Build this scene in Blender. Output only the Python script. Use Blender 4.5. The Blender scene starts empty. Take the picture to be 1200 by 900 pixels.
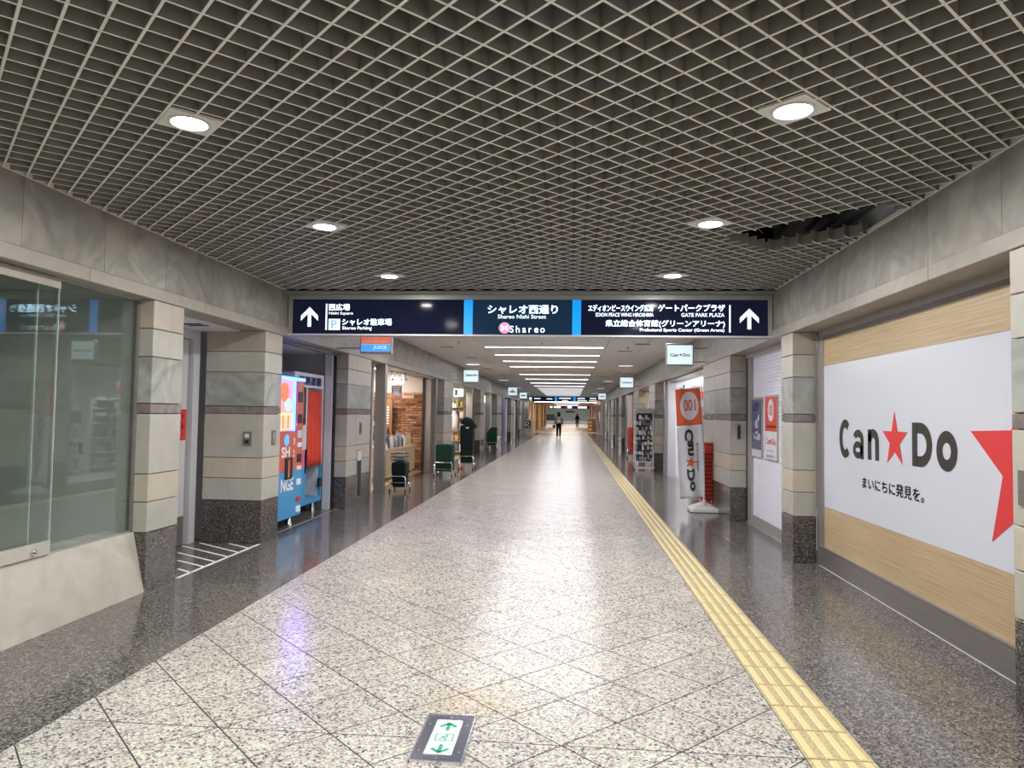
import bpy, math, random
from mathutils import Vector, Matrix
random.seed(7)
R = random.Random(11)
SC = bpy.context.scene
COL = SC.collection

# ------------------------------------------------------------------ camera
cam_data = bpy.data.cameras.new('camera')
cam_data.sensor_width = 36.0
cam_data.lens = 832.0 / 1200.0 * 36.0
cam_data.clip_end = 400
camera = bpy.data.objects.new('camera', cam_data)
COL.objects.link(camera)
def cam_matrix():
    f, vp, roll = 832.0, (669.0, 486.5), math.radians(0.85)
    c, s = math.cos(roll), math.sin(roll)
    dx, dy = vp[0] - 600, vp[1] - 450
    v = Vector(((c*dx + s*dy)/f, (-s*dx + c*dy)/f, 1.0)).normalized()
    sy = v[0]; cy = math.sqrt(1 - sy*sy); sp = v[1]/cy; cp = math.sqrt(1 - sp*sp)
    yaw = Matrix(((cy, sy, 0), (-sy*sp, cy*sp, -cp), (-sy*cp, cy*cp, sp)))
    m = Matrix(((c, -s, 0), (s, c, 0), (0, 0, 1))) @ yaw
    r, d, fw = m[0], m[1], m[2]
    return Matrix(((r[0], -d[0], -fw[0], 0), (r[1], -d[1], -fw[1], 0), (r[2], -d[2], -fw[2], 1.5), (0, 0, 0, 1)))
camera.matrix_world = cam_matrix()
SC.camera = camera

# ------------------------------------------------------------------ world, exposure
world = bpy.data.worlds.new('world'); SC.world = world; world.use_nodes = True
world.node_tree.nodes['Background'].inputs[0].default_value = (0.9, 0.95, 1.0, 1)
world.node_tree.nodes['Background'].inputs[1].default_value = 0.3
SC.view_settings.view_transform = 'Standard'
SC.view_settings.look = 'None'
SC.view_settings.gamma = 1.0
SC.view_settings.use_curve_mapping = False
SC.view_settings.exposure = 0.0
P_DOWN = 38.0        # each round downlight of the grid ceiling (W)
P_STRIP = 30.0       # each ceiling strip
P_SIDE = 6.0        # small side lamps over the shop fronts
E_STRIP = 6.0
BOARD_E = 1.15

# ------------------------------------------------------------------ key dimensions
XL, XR = -3.47, 2.32           # faces of the pillars
ZC = 2.96                      # underside of the ceilings
ZB = 2.41                      # underside of the beams over the shop fronts
YB = 8.4                       # the big sign board
YE = 59.5                      # end of the arcade floor

# ------------------------------------------------------------------ materials
MATS = {}
def newmat(name):
    m = bpy.data.materials.new(name); m.use_nodes = True
    nt = m.node_tree; b = nt.nodes['Principled BSDF']
    MATS[name] = m
    return m, nt, b
def mat(name, col, rough=0.5, metal=0.0, emit=None, es=0.0, spec=0.5, coat=0.0):
    m, nt, b = newmat(name)
    b.inputs['Base Color'].default_value = (*col, 1)
    b.inputs['Roughness'].default_value = rough
    b.inputs['Metallic'].default_value = metal
    b.inputs['Specular IOR Level'].default_value = spec
    b.inputs['Coat Weight'].default_value = coat
    if emit:
        b.inputs['Emission Color'].default_value = (*emit, 1)
        b.inputs['Emission Strength'].default_value = es
    return m
def ramp(nt, stops, constant=False):
    r = nt.nodes.new('ShaderNodeValToRGB')
    if constant: r.color_ramp.interpolation = 'CONSTANT'
    el = r.color_ramp.elements
    el[0].position = stops[0][0]; el[0].color = (*stops[0][1], 1)
    el[1].position = stops[-1][0]; el[1].color = (*stops[-1][1], 1)
    for p, c in stops[1:-1]:
        e = el.new(p); e.color = (*c, 1)
    return r
def geo_pos(nt, scale=(1, 1, 1)):
    g = nt.nodes.new('ShaderNodeNewGeometry')
    mp = nt.nodes.new('ShaderNodeMapping'); mp.inputs['Scale'].default_value = scale
    nt.links.new(g.outputs['Position'], mp.inputs['Vector'])
    return mp.outputs['Vector']
def random_tint(nt, col_socket, amount=0.06):
    oi = nt.nodes.new('ShaderNodeObjectInfo')
    mr = nt.nodes.new('ShaderNodeMapRange')
    mr.inputs['To Min'].default_value = 1 - amount; mr.inputs['To Max'].default_value = 1 + amount
    nt.links.new(oi.outputs['Random'], mr.inputs['Value'])
    h = nt.nodes.new('ShaderNodeHueSaturation')
    nt.links.new(mr.outputs['Result'], h.inputs['Value'])
    nt.links.new(col_socket, h.inputs['Color'])
    return h.outputs['Color']
def granite(name, stops, scale, rough, tint=0.05, patch=None):
    m, nt, b = newmat(name)
    v = geo_pos(nt)
    n = nt.nodes.new('ShaderNodeTexNoise'); n.inputs['Scale'].default_value = scale * .5; n.inputs['Detail'].default_value = 1
    mixv = nt.nodes.new('ShaderNodeMix'); mixv.data_type = 'RGBA'; mixv.blend_type = 'LINEAR_LIGHT'
    mixv.inputs['Factor'].default_value = 0.012
    nt.links.new(v, n.inputs['Vector']); nt.links.new(v, mixv.inputs['A']); nt.links.new(n.outputs['Color'], mixv.inputs['B'])
    vo = nt.nodes.new('ShaderNodeTexVoronoi'); vo.inputs['Scale'].default_value = scale
    nt.links.new(mixv.outputs['Result'], vo.inputs['Vector'])
    sep = nt.nodes.new('ShaderNodeSeparateColor'); nt.links.new(vo.outputs['Color'], sep.inputs['Color'])
    r = ramp(nt, stops, True); nt.links.new(sep.outputs['Red'], r.inputs['Fac'])
    col = r.outputs['Color']
    big = nt.nodes.new('ShaderNodeTexNoise'); big.inputs['Scale'].default_value = 0.9; big.inputs['Detail'].default_value = 4
    nt.links.new(v, big.inputs['Vector'])
    r2 = ramp(nt, [(0.35, (0.93, 0.93, 0.95)), (0.7, (1.06, 1.04, 1.0))]); nt.links.new(big.outputs['Fac'], r2.inputs['Fac'])
    mu = nt.nodes.new('ShaderNodeMix'); mu.data_type = 'RGBA'; mu.blend_type = 'MULTIPLY'; mu.inputs['Factor'].default_value = 1
    nt.links.new(col, mu.inputs['A']); nt.links.new(r2.outputs['Color'], mu.inputs['B'])
    out = mu.outputs['Result']
    if patch:
        d = nt.nodes.new('ShaderNodeVectorMath'); d.operation = 'DISTANCE'; d.inputs[1].default_value = patch
        nt.links.new(v, d.inputs[0])
        ad = nt.nodes.new('ShaderNodeMath'); ad.operation = 'MULTIPLY_ADD'; ad.inputs[1].default_value = .5
        n2 = nt.nodes.new('ShaderNodeTexNoise'); n2.inputs['Scale'].default_value = 7; nt.links.new(v, n2.inputs['Vector'])
        nt.links.new(n2.outputs['Fac'], ad.inputs[0]); nt.links.new(d.outputs['Value'], ad.inputs[2])
        r3 = ramp(nt, [(.28, (1, .88, .72)), (.62, (1, 1, 1))]); nt.links.new(ad.outputs[0], r3.inputs['Fac'])
        m3 = nt.nodes.new('ShaderNodeMix'); m3.data_type = 'RGBA'; m3.blend_type = 'MULTIPLY'; m3.inputs['Factor'].default_value = 1
        nt.links.new(out, m3.inputs['A']); nt.links.new(r3.outputs['Color'], m3.inputs['B']); out = m3.outputs['Result']
    nt.links.new(random_tint(nt, out, tint), b.inputs['Base Color'])
    b.inputs['Roughness'].default_value = rough
    return m
def stone(name, c1, c2, scale=6, rough=0.45, stretch=(1, 1, 1), tint=0.05, distort=1.2, bump=0.0):
    m, nt, b = newmat(name)
    v = geo_pos(nt, stretch)
    n = nt.nodes.new('ShaderNodeTexNoise'); n.inputs['Scale'].default_value = scale
    n.inputs['Detail'].default_value = 6; n.inputs['Distortion'].default_value = distort
    nt.links.new(v, n.inputs['Vector'])
    r = ramp(nt, [(0.3, c1), (0.7, c2)]); nt.links.new(n.outputs['Fac'], r.inputs['Fac'])
    nt.links.new(random_tint(nt, r.outputs['Color'], tint), b.inputs['Base Color'])
    b.inputs['Roughness'].default_value = rough
    if bump:
        bp = nt.nodes.new('ShaderNodeBump'); bp.inputs['Strength'].default_value = bump; bp.inputs['Distance'].default_value = .01
        nt.links.new(n.outputs['Fac'], bp.inputs['Height']); nt.links.new(bp.outputs['Normal'], b.inputs['Normal'])
    return m
def veined(name, base, vein, rough=0.5, stretch=(1, 1, 1)):
    m, nt, b = newmat(name)
    v = geo_pos(nt, stretch)
    n = nt.nodes.new('ShaderNodeTexNoise'); n.inputs['Scale'].default_value = 2.2; n.inputs['Detail'].default_value = 7; n.inputs['Distortion'].default_value = 2.5
    nt.links.new(v, n.inputs['Vector'])
    r = ramp(nt, [(0.3, tuple(c*.72 for c in base)), (0.5, base), (0.72, tuple(c*1.28 for c in base))]); nt.links.new(n.outputs['Fac'], r.inputs['Fac'])
    w = nt.nodes.new('ShaderNodeTexNoise'); w.noise_type = 'RIDGED_MULTIFRACTAL' if hasattr(w, 'noise_type') else 'FBM'
    w.inputs['Scale'].default_value = 1.3; w.inputs['Detail'].default_value = 5; w.inputs['Distortion'].default_value = 1.2
    nt.links.new(v, w.inputs['Vector'])
    r2 = ramp(nt, [(0.72, (0, 0, 0)), (0.95, (0.7, 0.7, 0.7))]); nt.links.new(w.outputs['Fac'], r2.inputs['Fac'])
    mu = nt.nodes.new('ShaderNodeMix'); mu.data_type = 'RGBA'; mu.inputs['B'].default_value = (*vein, 1)
    nt.links.new(r2.outputs['Color'], mu.inputs['Factor']); nt.links.new(r.outputs['Color'], mu.inputs['A'])
    nt.links.new(random_tint(nt, mu.outputs['Result'], .10), b.inputs['Base Color'])
    b.inputs['Roughness'].default_value = rough
    return m
def wood(name, c1, c2, stretch, rough=0.45):
    m, nt, b = newmat(name)
    v = geo_pos(nt, stretch)
    n = nt.nodes.new('ShaderNodeTexNoise'); n.inputs['Scale'].default_value = 1.0; n.inputs['Detail'].default_value = 5; n.inputs['Distortion'].default_value = .3
    nt.links.new(v, n.inputs['Vector'])
    r = ramp(nt, [(0.3, c1), (0.7, c2)]); nt.links.new(n.outputs['Fac'], r.inputs['Fac'])
    nt.links.new(random_tint(nt, r.outputs['Color'], .05), b.inputs['Base Color']); b.inputs['Roughness'].default_value = rough
    return m
def glass_mat(name, tint, base=0.05, edge=0.9):
    m = bpy.data.materials.new(name); m.use_nodes = True; nt = m.node_tree; nt.nodes.clear()
    out = nt.nodes.new('ShaderNodeOutputMaterial'); mx = nt.nodes.new('ShaderNodeMixShader')
    tr = nt.nodes.new('ShaderNodeBsdfTransparent'); tr.inputs[0].default_value = (*tint, 1)
    gl = nt.nodes.new('ShaderNodeBsdfGlossy'); gl.inputs['Roughness'].default_value = 0.0; gl.inputs[0].default_value = (.9, .97, .95, 1)
    fr = nt.nodes.new('ShaderNodeFresnel'); 
    ge = nt.nodes.new('ShaderNodeNewGeometry'); mr = nt.nodes.new('ShaderNodeMapRange')
    mr.inputs['To Min'].default_value = 1.55; mr.inputs['To Max'].default_value = 1/1.55
    nt.links.new(ge.outputs['Backfacing'], mr.inputs['Value']); nt.links.new(mr.outputs['Result'], fr.inputs[0])
    nt.links.new(fr.outputs[0], mx.inputs[0]); nt.links.new(tr.outputs[0], mx.inputs[1]); nt.links.new(gl.outputs[0], mx.inputs[2])
    nt.links.new(mx.outputs[0], out.inputs[0]); MATS[name] = m
    return m

G_LIGHT = granite('light_granite', [(0, (.07, .08, .095)), (.06, (.16, .165, .185)), (.17, (.38, .33, .265)), (.27, (.34, .34, .34)), (.45, (.53, .50, .44)), (.68, (.61, .59, .54))], 98, .22, .05, (-.47, 3.72, 0))
G_LIGHT.node_tree.nodes['Principled BSDF'].inputs['Specular IOR Level'].default_value = .27
G_DARK = granite('dark_granite', [(0, (.03, .03, .033)), (.3, (.10, .093, .088)), (.55, (.165, .15, .14)), (.85, (.27, .25, .23))], 110, .14, .04)
G_BASE = granite('brown_black_granite', [(0, (.028, .027, .028)), (.35, (.085, .075, .07)), (.7, (.14, .125, .115)), (.92, (.26, .24, .22))], 130, .18, .04)
S_PALE = stone('pale_green_stone', (.375, .37, .325), (.445, .435, .39), 3, .4)
S_CREAM = stone('cream_stone', (.45, .40, .325), (.52, .465, .385), 5, .4)
S_PINK = stone('pinkish_stone', (.38, .335, .28), (.44, .39, .33), 4, .4)
S_GREY = veined('grey_marble', (.30, .31, .29), (.45, .46, .43), .35)
S_BAND = stone('brown_band_stone', (.16, .135, .13), (.25, .215, .205), 8, .15)
M_FRIEZE = veined('slate_marble', (.24, .225, .195), (.52, .50, .45), .42)
M_LEDGE = stone('ledge_stone', (.29, .265, .225), (.34, .315, .27), 4, .45)
S_SILL = stone('sill_limestone', (.42, .40, .345), (.53, .51, .455), 2.5, .55, distort=2)
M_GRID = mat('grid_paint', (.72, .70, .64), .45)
M_GRIDSIDE = mat('grid_side_shade', (.235, .23, .205), .6)  # shade inside the ceiling cells put into the colour of the blade sides
M_PLENUM = mat('plenum_black', (.012, .012, .014), .9)
M_DUCT = mat('duct_metal', (.05, .055, .065), .5, .3)
M_PANEL = stone('ceiling_panel_white', (.60, .58, .57), (.63, .61, .60), 2, .6, tint=.02)
M_GROUT = mat('grout', (.035, .035, .033), .8)
M_WHITE = mat('white_paint', (.74, .75, .79), .35)
M_OFFWHITE = mat('warm_white_wall', (.72, .66, .62), .6)
M_GREYWALL = mat('grey_wall', (.42, .42, .42), .6)
M_ROOMGREY = mat('vacant_room_wall', (.50, .52, .50), .7)
M_SHUTTER = mat('shutter_white', (.80, .80, .87), .35)
M_STEEL = stone('brushed_steel', (.36, .34, .33), (.46, .44, .42), 3, .32, (40, 40, .5)); 
M_STEEL.node_tree.nodes['Principled BSDF'].inputs['Metallic'].default_value = .7
M_KICK = stone('steel_kick_plate', (.17, .155, .15), (.23, .21, .20), 3, .3, (1, 1, 30))
M_KICK.node_tree.nodes['Principled BSDF'].inputs['Metallic'].default_value = .3
M_CHROME = mat('chrome', (.75, .76, .78), .18, 1)
M_ALU = mat('aluminium_frame', (.36, .36, .34), .4, .3)
M_BLACK = mat('black_plastic', (.012, .012, .014), .4)
M_RUBBER = mat('rubber', (.02, .02, .02), .7)
M_DGREEN = mat('dark_green_cover', (.006, .035, .026), .6, spec=.2)
M_GREEN = mat('green_basket', (.006, .055, .032), .5, spec=.25)
M_NAVYBLACK = mat('navy_black_cover', (.005, .013, .014), .6, spec=.2)
M_GLASS = glass_mat('shop_glass', (.90, .925, .91))
M_GLASSEDGE = mat('glass_edge', (.42, .50, .47), .15)
M_YELLOW = granite('yellow_tactile', [(0, (.36, .30, .17)), (.4, (.50, .42, .23)), (1, (.58, .49, .28))], 120, .45, .03)
M_YBAR = mat('yellow_bar', (.66, .55, .29), .4)
M_TAPE = mat('white_tape', (.80, .82, .86), .5)
M_WOODH = wood('light_wood_panel', (.37, .27, .15), (.52, .40, .25), (1.5, 1.6, 95))
M_WOODV = wood('vertical_wood', (.60, .42, .24), (.78, .60, .38), (12, 12, .8))
M_WOODD = wood('dark_wood', (.22, .12, .06), (.34, .19, .10), (12, 12, .8))
M_TAN = mat('tan_wall', (.56, .41, .27), .6)
M_TANFLOOR = mat('hall_floor', (.50, .37, .27), .25)
M_SHOPFLOOR = mat('shop_floor', (.55, .42, .27), .3)
M_TEXT_K = mat('black_lettering', (.025, .022, .02), .5)
M_TEXT_W = mat('white_lettering', (.85, .86, .88), .5)
M_RED = mat('red_print', (.62, .035, .035), .45)
M_ORANGE = mat('orange_cloth', (.68, .12, .035), .7)
M_FLAG = mat('white_cloth', (.62, .63, .66), .8)
M_PLWHITE = mat('white_plastic', (.62, .62, .62), .4)
M_BASKET = mat('red_orange_basket', (.62, .07, .03), .45)
M_LAMP = mat('lamp_glow', (1, 1, 1), .5, emit=(1, .985, .95), es=40)
M_STRIP = mat('strip_glow', (1, 1, 1), .5, emit=(.97, .97, 1), es=E_STRIP)
M_SIDEGLOW = mat('side_glow', (1, 1, 1), .5, emit=(.97, .97, 1), es=.8)
M_BNAVY = mat('board_navy', (.004, .005, .014), .1, spec=.04, emit=(.10, .12, .3), es=.06)
M_BBLUEGREY = mat('board_blue_grey', (.006, .012, .028), .1, spec=.04, emit=(.10, .30, .6), es=.075)
M_BCYAN = mat('board_bright_blue', (.0, .15, .5), .3, emit=(.0, .27, .93), es=1.1)
M_BTXT = mat('board_white', (.8, .9, 1), .5, emit=(.80, .93, 1), es=BOARD_E)
M_BPINK = mat('logo_pink', (.8, .2, .4), .5, emit=(.95, .28, .5), es=.9)
M_BP = mat('parking_blue', (.1, .3, .5), .5, emit=(.12, .33, .55), es=.8)
M_SIGNFACE = mat('sign_face', (.7, .85, .9), .3, emit=(.66, .84, .90), es=.85)
M_SIGNDARK = mat('sign_dark_letter', (.02, .03, .06), .5)
M_SIGNORANGE = mat('sign_orange', (.8, .2, .08), .4, emit=(.8, .17, .06), es=.6)
M_SIGNBLUE = mat('sign_cyan', (.1, .4, .8), .4, emit=(.06, .40, .85), es=.7)
M_EXITFACE = mat('exit_glass', (.75, .92, .88), .2, emit=(.7, .95, .9), es=.35)
M_EXITGREEN = mat('exit_green', (.0, .32, .18), .4)
M_EXITFRAME = mat('exit_frame_steel', (.13, .13, .17), .25, .6)
def shop_colours():
    cs = [(.62, .60, .58), (.36, .36, .38), (.07, .07, .08), (.42, .10, .07), (.55, .42, .12), (.11, .17, .30), (.35, .22, .14), (.75, .72, .70), (.03, .03, .035), (.50, .50, .54)]
    return [mat('goods_colour_%d' % i, c, .5) for i, c in enumerate(cs)]
GOODS = shop_colours()

# ------------------------------------------------------------------ mesh helpers
ORG = {}
class MB:
    """collects polygons in world coordinates (or through T)"""
    def __init__(s, T=None): s.v = []; s.f = []; s.T = T; s.sm = []
    def add(s, vs, fs, smooth=False):
        o = len(s.v)
        s.v += [tuple(s.T @ Vector(p)) if s.T else tuple(p) for p in vs]
        s.f += [tuple(o+i for i in f) for f in fs]; s.sm += [smooth]*len(fs)
        return s
    def box(s, x0, x1, y0, y1, z0, z1, bev=0.0):
        if x0 > x1: x0, x1 = x1, x0
        if y0 > y1: y0, y1 = y1, y0
        b = min(bev, (x1-x0)*.45, (y1-y0)*.45, (z1-z0)*.45)
        if b <= 0:
            return s.add([(x0,y0,z0),(x1,y0,z0),(x1,y1,z0),(x0,y1,z0),(x0,y0,z1),(x1,y0,z1),(x1,y1,z1),(x0,y1,z1)],
                         [(0,3,2,1),(4,5,6,7),(0,1,5,4),(1,2,6,5),(2,3,7,6),(3,0,4,7)])
        vs = []; 
        for (x,sx) in ((x0,1),(x1,-1)):
            for (y,sy) in ((y0,1),(y1,-1)):
                for (z,sz) in ((z0,1),(z1,-1)):
                    vs += [(x, y+sy*b, z+sz*b), (x+sx*b, y, z+sz*b), (x+sx*b, y+sy*b, z)]
        def i(a,c,d,k): return (a*4+c*2+d)*3+k
        fs = [(i(0,0,0,0),i(0,0,1,0),i(0,1,1,0),i(0,1,0,0)), (i(1,0,0,0),i(1,1,0,0),i(1,1,1,0),i(1,0,1,0)),
              (i(0,0,0,1),i(1,0,0,1),i(1,0,1,1),i(0,0,1,1)), (i(0,1,0,1),i(0,1,1,1),i(1,1,1,1),i(1,1,0,1)),
              (i(0,0,0,2),i(0,1,0,2),i(1,1,0,2),i(1,0,0,2)), (i(0,0,1,2),i(1,0,1,2),i(1,1,1,2),i(0,1,1,2))]
        for a in (0,1):
            for c in (0,1):
                fs.append((i(a,c,0,0),i(a,c,1,0),i(a,c,1,1),i(a,c,0,1)))
                fs.append((i(a,0,c,0),i(a,1,c,0),i(a,1,c,2),i(a,0,c,2)))
                fs.append((i(0,a,c,1),i(1,a,c,1),i(1,a,c,2),i(0,a,c,2)))
                for d in (0,1): fs.append((i(a,c,d,0),i(a,c,d,1),i(a,c,d,2)))
        return s.add(vs, fs)
    def tube(s, pts, r, n=8, cap=True):
        pts = [Vector(p) for p in pts]; rings = []
        rr = r if isinstance(r, (list, tuple)) else [r]*len(pts)
        up = None
        for k, p in enumerate(pts):
            a = pts[max(k-1, 0)]; c = pts[min(k+1, len(pts)-1)]
            d = (c - a).normalized()
            if up is None or abs(up.dot(d)) > .95:
                up = Vector((0,0,1)) if abs(d.z) < .9 else Vector((1,0,0))
            u = d.cross(up).normalized(); w = u.cross(d).normalized(); up = w
            rings.append([p + (u*math.cos(t*2*math.pi/n) + w*math.sin(t*2*math.pi/n))*rr[k] for t in range(n)])
        vs = [q for ring in rings for q in ring]; fs = []
        for k in range(len(pts)-1):
            for t in range(n):
                fs.append((k*n+t, k*n+(t+1)%n, (k+1)*n+(t+1)%n, (k+1)*n+t))
        s.add(vs, fs, True)
        if cap:
            s.add(rings[0], [tuple(range(n))[::-1]]); s.add(rings[-1], [tuple(range(n))])
        return s
    def cyl(s, c, r, h, n=20, axis='z', r2=None):
        c = Vector(c); a = {'x': Vector((1,0,0)), 'y': Vector((0,1,0)), 'z': Vector((0,0,1))}[axis]
        return s.tube([c, c + a*h], [r, r if r2 is None else r2], n)
    def ring(s, c, ri, ro, h, n=32):
        vs = []; fs = []
        for k in range(n):
            t = 2*math.pi*k/n; ct, st = math.cos(t), math.sin(t)
            for (r, z) in ((ri, 0), (ro, 0), (ro, h), (ri, h)): vs.append((c[0]+r*ct, c[1]+r*st, c[2]+z))
        for k in range(n):
            a, b = k*4, ((k+1) % n)*4
            for q in range(4): fs.append((a+q, b+q, b+(q+1) % 4, a+(q+1) % 4))
        return s.add(vs, fs)
    def prism(s, poly, d):
        """poly: list of 3-D points in a plane, extruded by vector d"""
        n = len(poly); d = Vector(d); p = [Vector(q) for q in poly]
        return s.add(p + [q + d for q in p], [tuple(range(n))[::-1], tuple(range(n, 2*n))] + [(i, (i+1) % n, n+(i+1) % n, n+i) for i in range(n)])
    def loft(s, sections, smooth=False):
        n = len(sections[0]); vs = [q for r in sections for q in r]; fs = []
        for k in range(len(sections)-1):
            for t in range(n): fs.append((k*n+t, k*n+(t+1) % n, (k+1)*n+(t+1) % n, (k+1)*n+t))
        fs.append(tuple(range(n))[::-1]); fs.append(tuple(range((len(sections)-1)*n, len(sections)*n)))
        return s.add(vs, fs, smooth)
    def mesh(s, name, o=(0,0,0)):
        me = bpy.data.meshes.new(name)
        me.from_pydata([(p[0]-o[0], p[1]-o[1], p[2]-o[2]) for p in s.v], [], s.f)
        me.polygons.foreach_set('use_smooth', s.sm)
        me.update()
        return me
    def build(s, name, m, parent=None):
        xs = [p[0] for p in s.v]; ys = [p[1] for p in s.v]; zs = [p[2] for p in s.v]
        o = ((min(xs)+max(xs))/2, (min(ys)+max(ys))/2, min(zs))
        me = s.mesh(name, o); me.materials.append(m)
        return link(name, me, o, parent)
def link(name, me, o, parent=None):
    ob = bpy.data.objects.new(name, me); COL.objects.link(ob)
    ORG[ob.name] = o
    if parent:
        po = ORG[parent.name]; ob.parent = parent; ob.location = (o[0]-po[0], o[1]-po[1], o[2]-po[2])
    else: ob.location = o
    return ob
def box(name, m, dims, parent=None, bev=0.0): return MB().box(*dims, bev=bev).build(name, m, parent)
def tag(o, label, cat, group=None):
    o['label'] = label; o['category'] = cat
    if group: o['group'] = group
    return o
def struct(o, label=None):
    o['kind'] = 'structure'
    if label: o['label'] = label
    return o
def empty(name, o):
    e = bpy.data.objects.new(name, None); COL.objects.link(e); e.location = o; e.empty_display_size = .1
    ORG[e.name] = tuple(o)
    return e
def thing(name, o, label, cat, group=None): return tag(empty(name, o), label, cat, group)
def kids(o): return [c for c in list(o.children)]
ORDN2 = ['first', 'second', 'third', 'fourth', 'fifth', 'sixth', 'seventh', 'eighth', 'ninth', 'tenth', 'eleventh', 'twelfth', 'thirteenth', 'fourteenth', 'fifteenth', 'sixteenth']
CN = ['pale', 'grey', 'near black', 'dark red', 'ochre', 'navy', 'brown', 'white', 'black', 'light grey']
def copy_tree(o, loc=None, rotz=None, label=None, parent=None):
    c = o.copy(); COL.objects.link(c); c.parent = parent
    ORG[c.name] = tuple(loc) if loc is not None else ORG.get(o.name, (0, 0, 0))
    if loc is not None: c.location = loc
    if rotz is not None: c.rotation_euler = (0, 0, rotz)
    if label: c['label'] = label
    for ch in kids(o): copy_tree(ch, parent=c)
    return c
def stuff(o, label=None):
    o['kind'] = 'stuff'
    if label: o['label'] = label
    return o
def area_light(parent, loc, size, power, color=(1, 1, 1), name='lamp_light', sizey=None, rot=(0, 0, 0), spread=None, shape=None):
    l = bpy.data.lights.new(name, 'AREA'); l.energy = power; l.color = color
    l.shape = shape or ('RECTANGLE' if sizey else 'DISK'); l.size = size
    if sizey: l.size_y = sizey
    if spread: l.spread = spread
    o = bpy.data.objects.new(name, l); COL.objects.link(o)
    o.rotation_euler = rot
    if parent:
        po = ORG[parent.name]; o.parent = parent; o.location = (loc[0]-po[0], loc[1]-po[1], loc[2]-po[2])
    else: o.location = loc
    return o

TCACHE = {}
def text_verts(body, bold=0.0, res=3):
    k = (body, bold, res)
    if k in TCACHE: return TCACHE[k]
    c = bpy.data.curves.new('lettering', 'FONT'); c.body = body; c.size = 1; c.offset = bold; c.resolution_u = res
    o = bpy.data.objects.new('lettering', c); COL.objects.link(o)
    bpy.context.view_layer.update()
    me = bpy.data.meshes.new_from_object(o.evaluated_get(bpy.context.evaluated_depsgraph_get()))
    vs = [tuple(v.co) for v in me.vertices]; fs = [tuple(p.vertices) for p in me.polygons]
    bpy.data.objects.remove(o); bpy.data.curves.remove(c); bpy.data.meshes.remove(me)
    x0 = min(v[0] for v in vs); x1 = max(v[0] for v in vs); y0 = min(v[1] for v in vs); y1 = max(v[1] for v in vs)
    TCACHE[k] = ([((v[0]-x0)/(x1-x0), (v[1]-y0)/(y1-y0)) for v in vs], fs)
    return TCACHE[k]
def text(body, m, parent, o, right, up, w, h, bold=.015, name='lettering', mb=None):
    """letters fitted to a w x h rectangle whose lower left corner is o"""
    cjk = any(ord(c) > 0x2fff for c in body)
    vs, fs = text_verts(body, 0 if cjk else bold)
    o, r, u = Vector(o), Vector(right), Vector(up)
    t = mb or MB()
    sh = [(0, 0)] if not cjk or bold <= 0 else [(a*bold*1.1*h, b*bold*.7*h) for a, b in ((-1, -1), (1, -1), (-1, 1), (1, 1), (0, 0))]
    for a, b in sh: t.add([o + r*(x*w+a) + u*(y*h+b) for x, y in vs], fs)
    return None if mb else t.build(name, m, parent)
def star_pts(cx, cy, r, ratio=.40, rot=0):
    return [(cx + (r if k % 2 == 0 else r*ratio)*math.sin(rot+k*math.pi/5), cy + (r if k % 2 == 0 else r*ratio)*math.cos(rot+k*math.pi/5)) for k in range(10)]
def flat_star(m, parent, o, right, up, r, th=.002, name='star', mb=None, ratio=.40):
    o, rr, u = Vector(o), Vector(right), Vector(up); n = rr.cross(u).normalized()
    t = mb or MB()
    ps = star_pts(0, 0, r, ratio)
    vs = [o] + [o + rr*x + u*y for x, y in ps]
    vs += [v + n*th for v in vs]
    fs = [(0, 1+(k+1) % 10, 1+k) for k in range(10)] + [(11, 12+k, 12+(k+1) % 10) for k in range(10)] + [(1+k, 1+(k+1) % 10, 12+(k+1) % 10, 12+k) for k in range(10)]
    t.add(vs, fs)
    return None if mb else t.build(name, m, parent)
def clip_poly(poly, axis, val, keep_less):
    out = []
    for i in range(len(poly)):
        a, b = poly[i], poly[(i+1) % len(poly)]
        ia = (a[axis] <= val+1e-9) if keep_less else (a[axis] >= val-1e-9)
        ib = (b[axis] <= val+1e-9) if keep_less else (b[axis] >= val-1e-9)
        if ia: out.append(a)
        if ia != ib:
            t = (val - a[axis])/(b[axis] - a[axis]); out.append((a[0]+(b[0]-a[0])*t, a[1]+(b[1]-a[1])*t))
    res = []
    for p in out:
        if not res or (abs(p[0]-res[-1][0]) + abs(p[1]-res[-1][1])) > 1e-6: res.append(p)
    if len(res) > 1 and abs(res[0][0]-res[-1][0]) + abs(res[0][1]-res[-1][1]) < 1e-6: res.pop()
    return res
ORDN = ['nearest', 'second', 'third', 'fourth', 'fifth', 'sixth', 'seventh', 'eighth', 'ninth', 'tenth', 'eleventh', 'twelfth', 'thirteenth', 'fourteenth']

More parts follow.
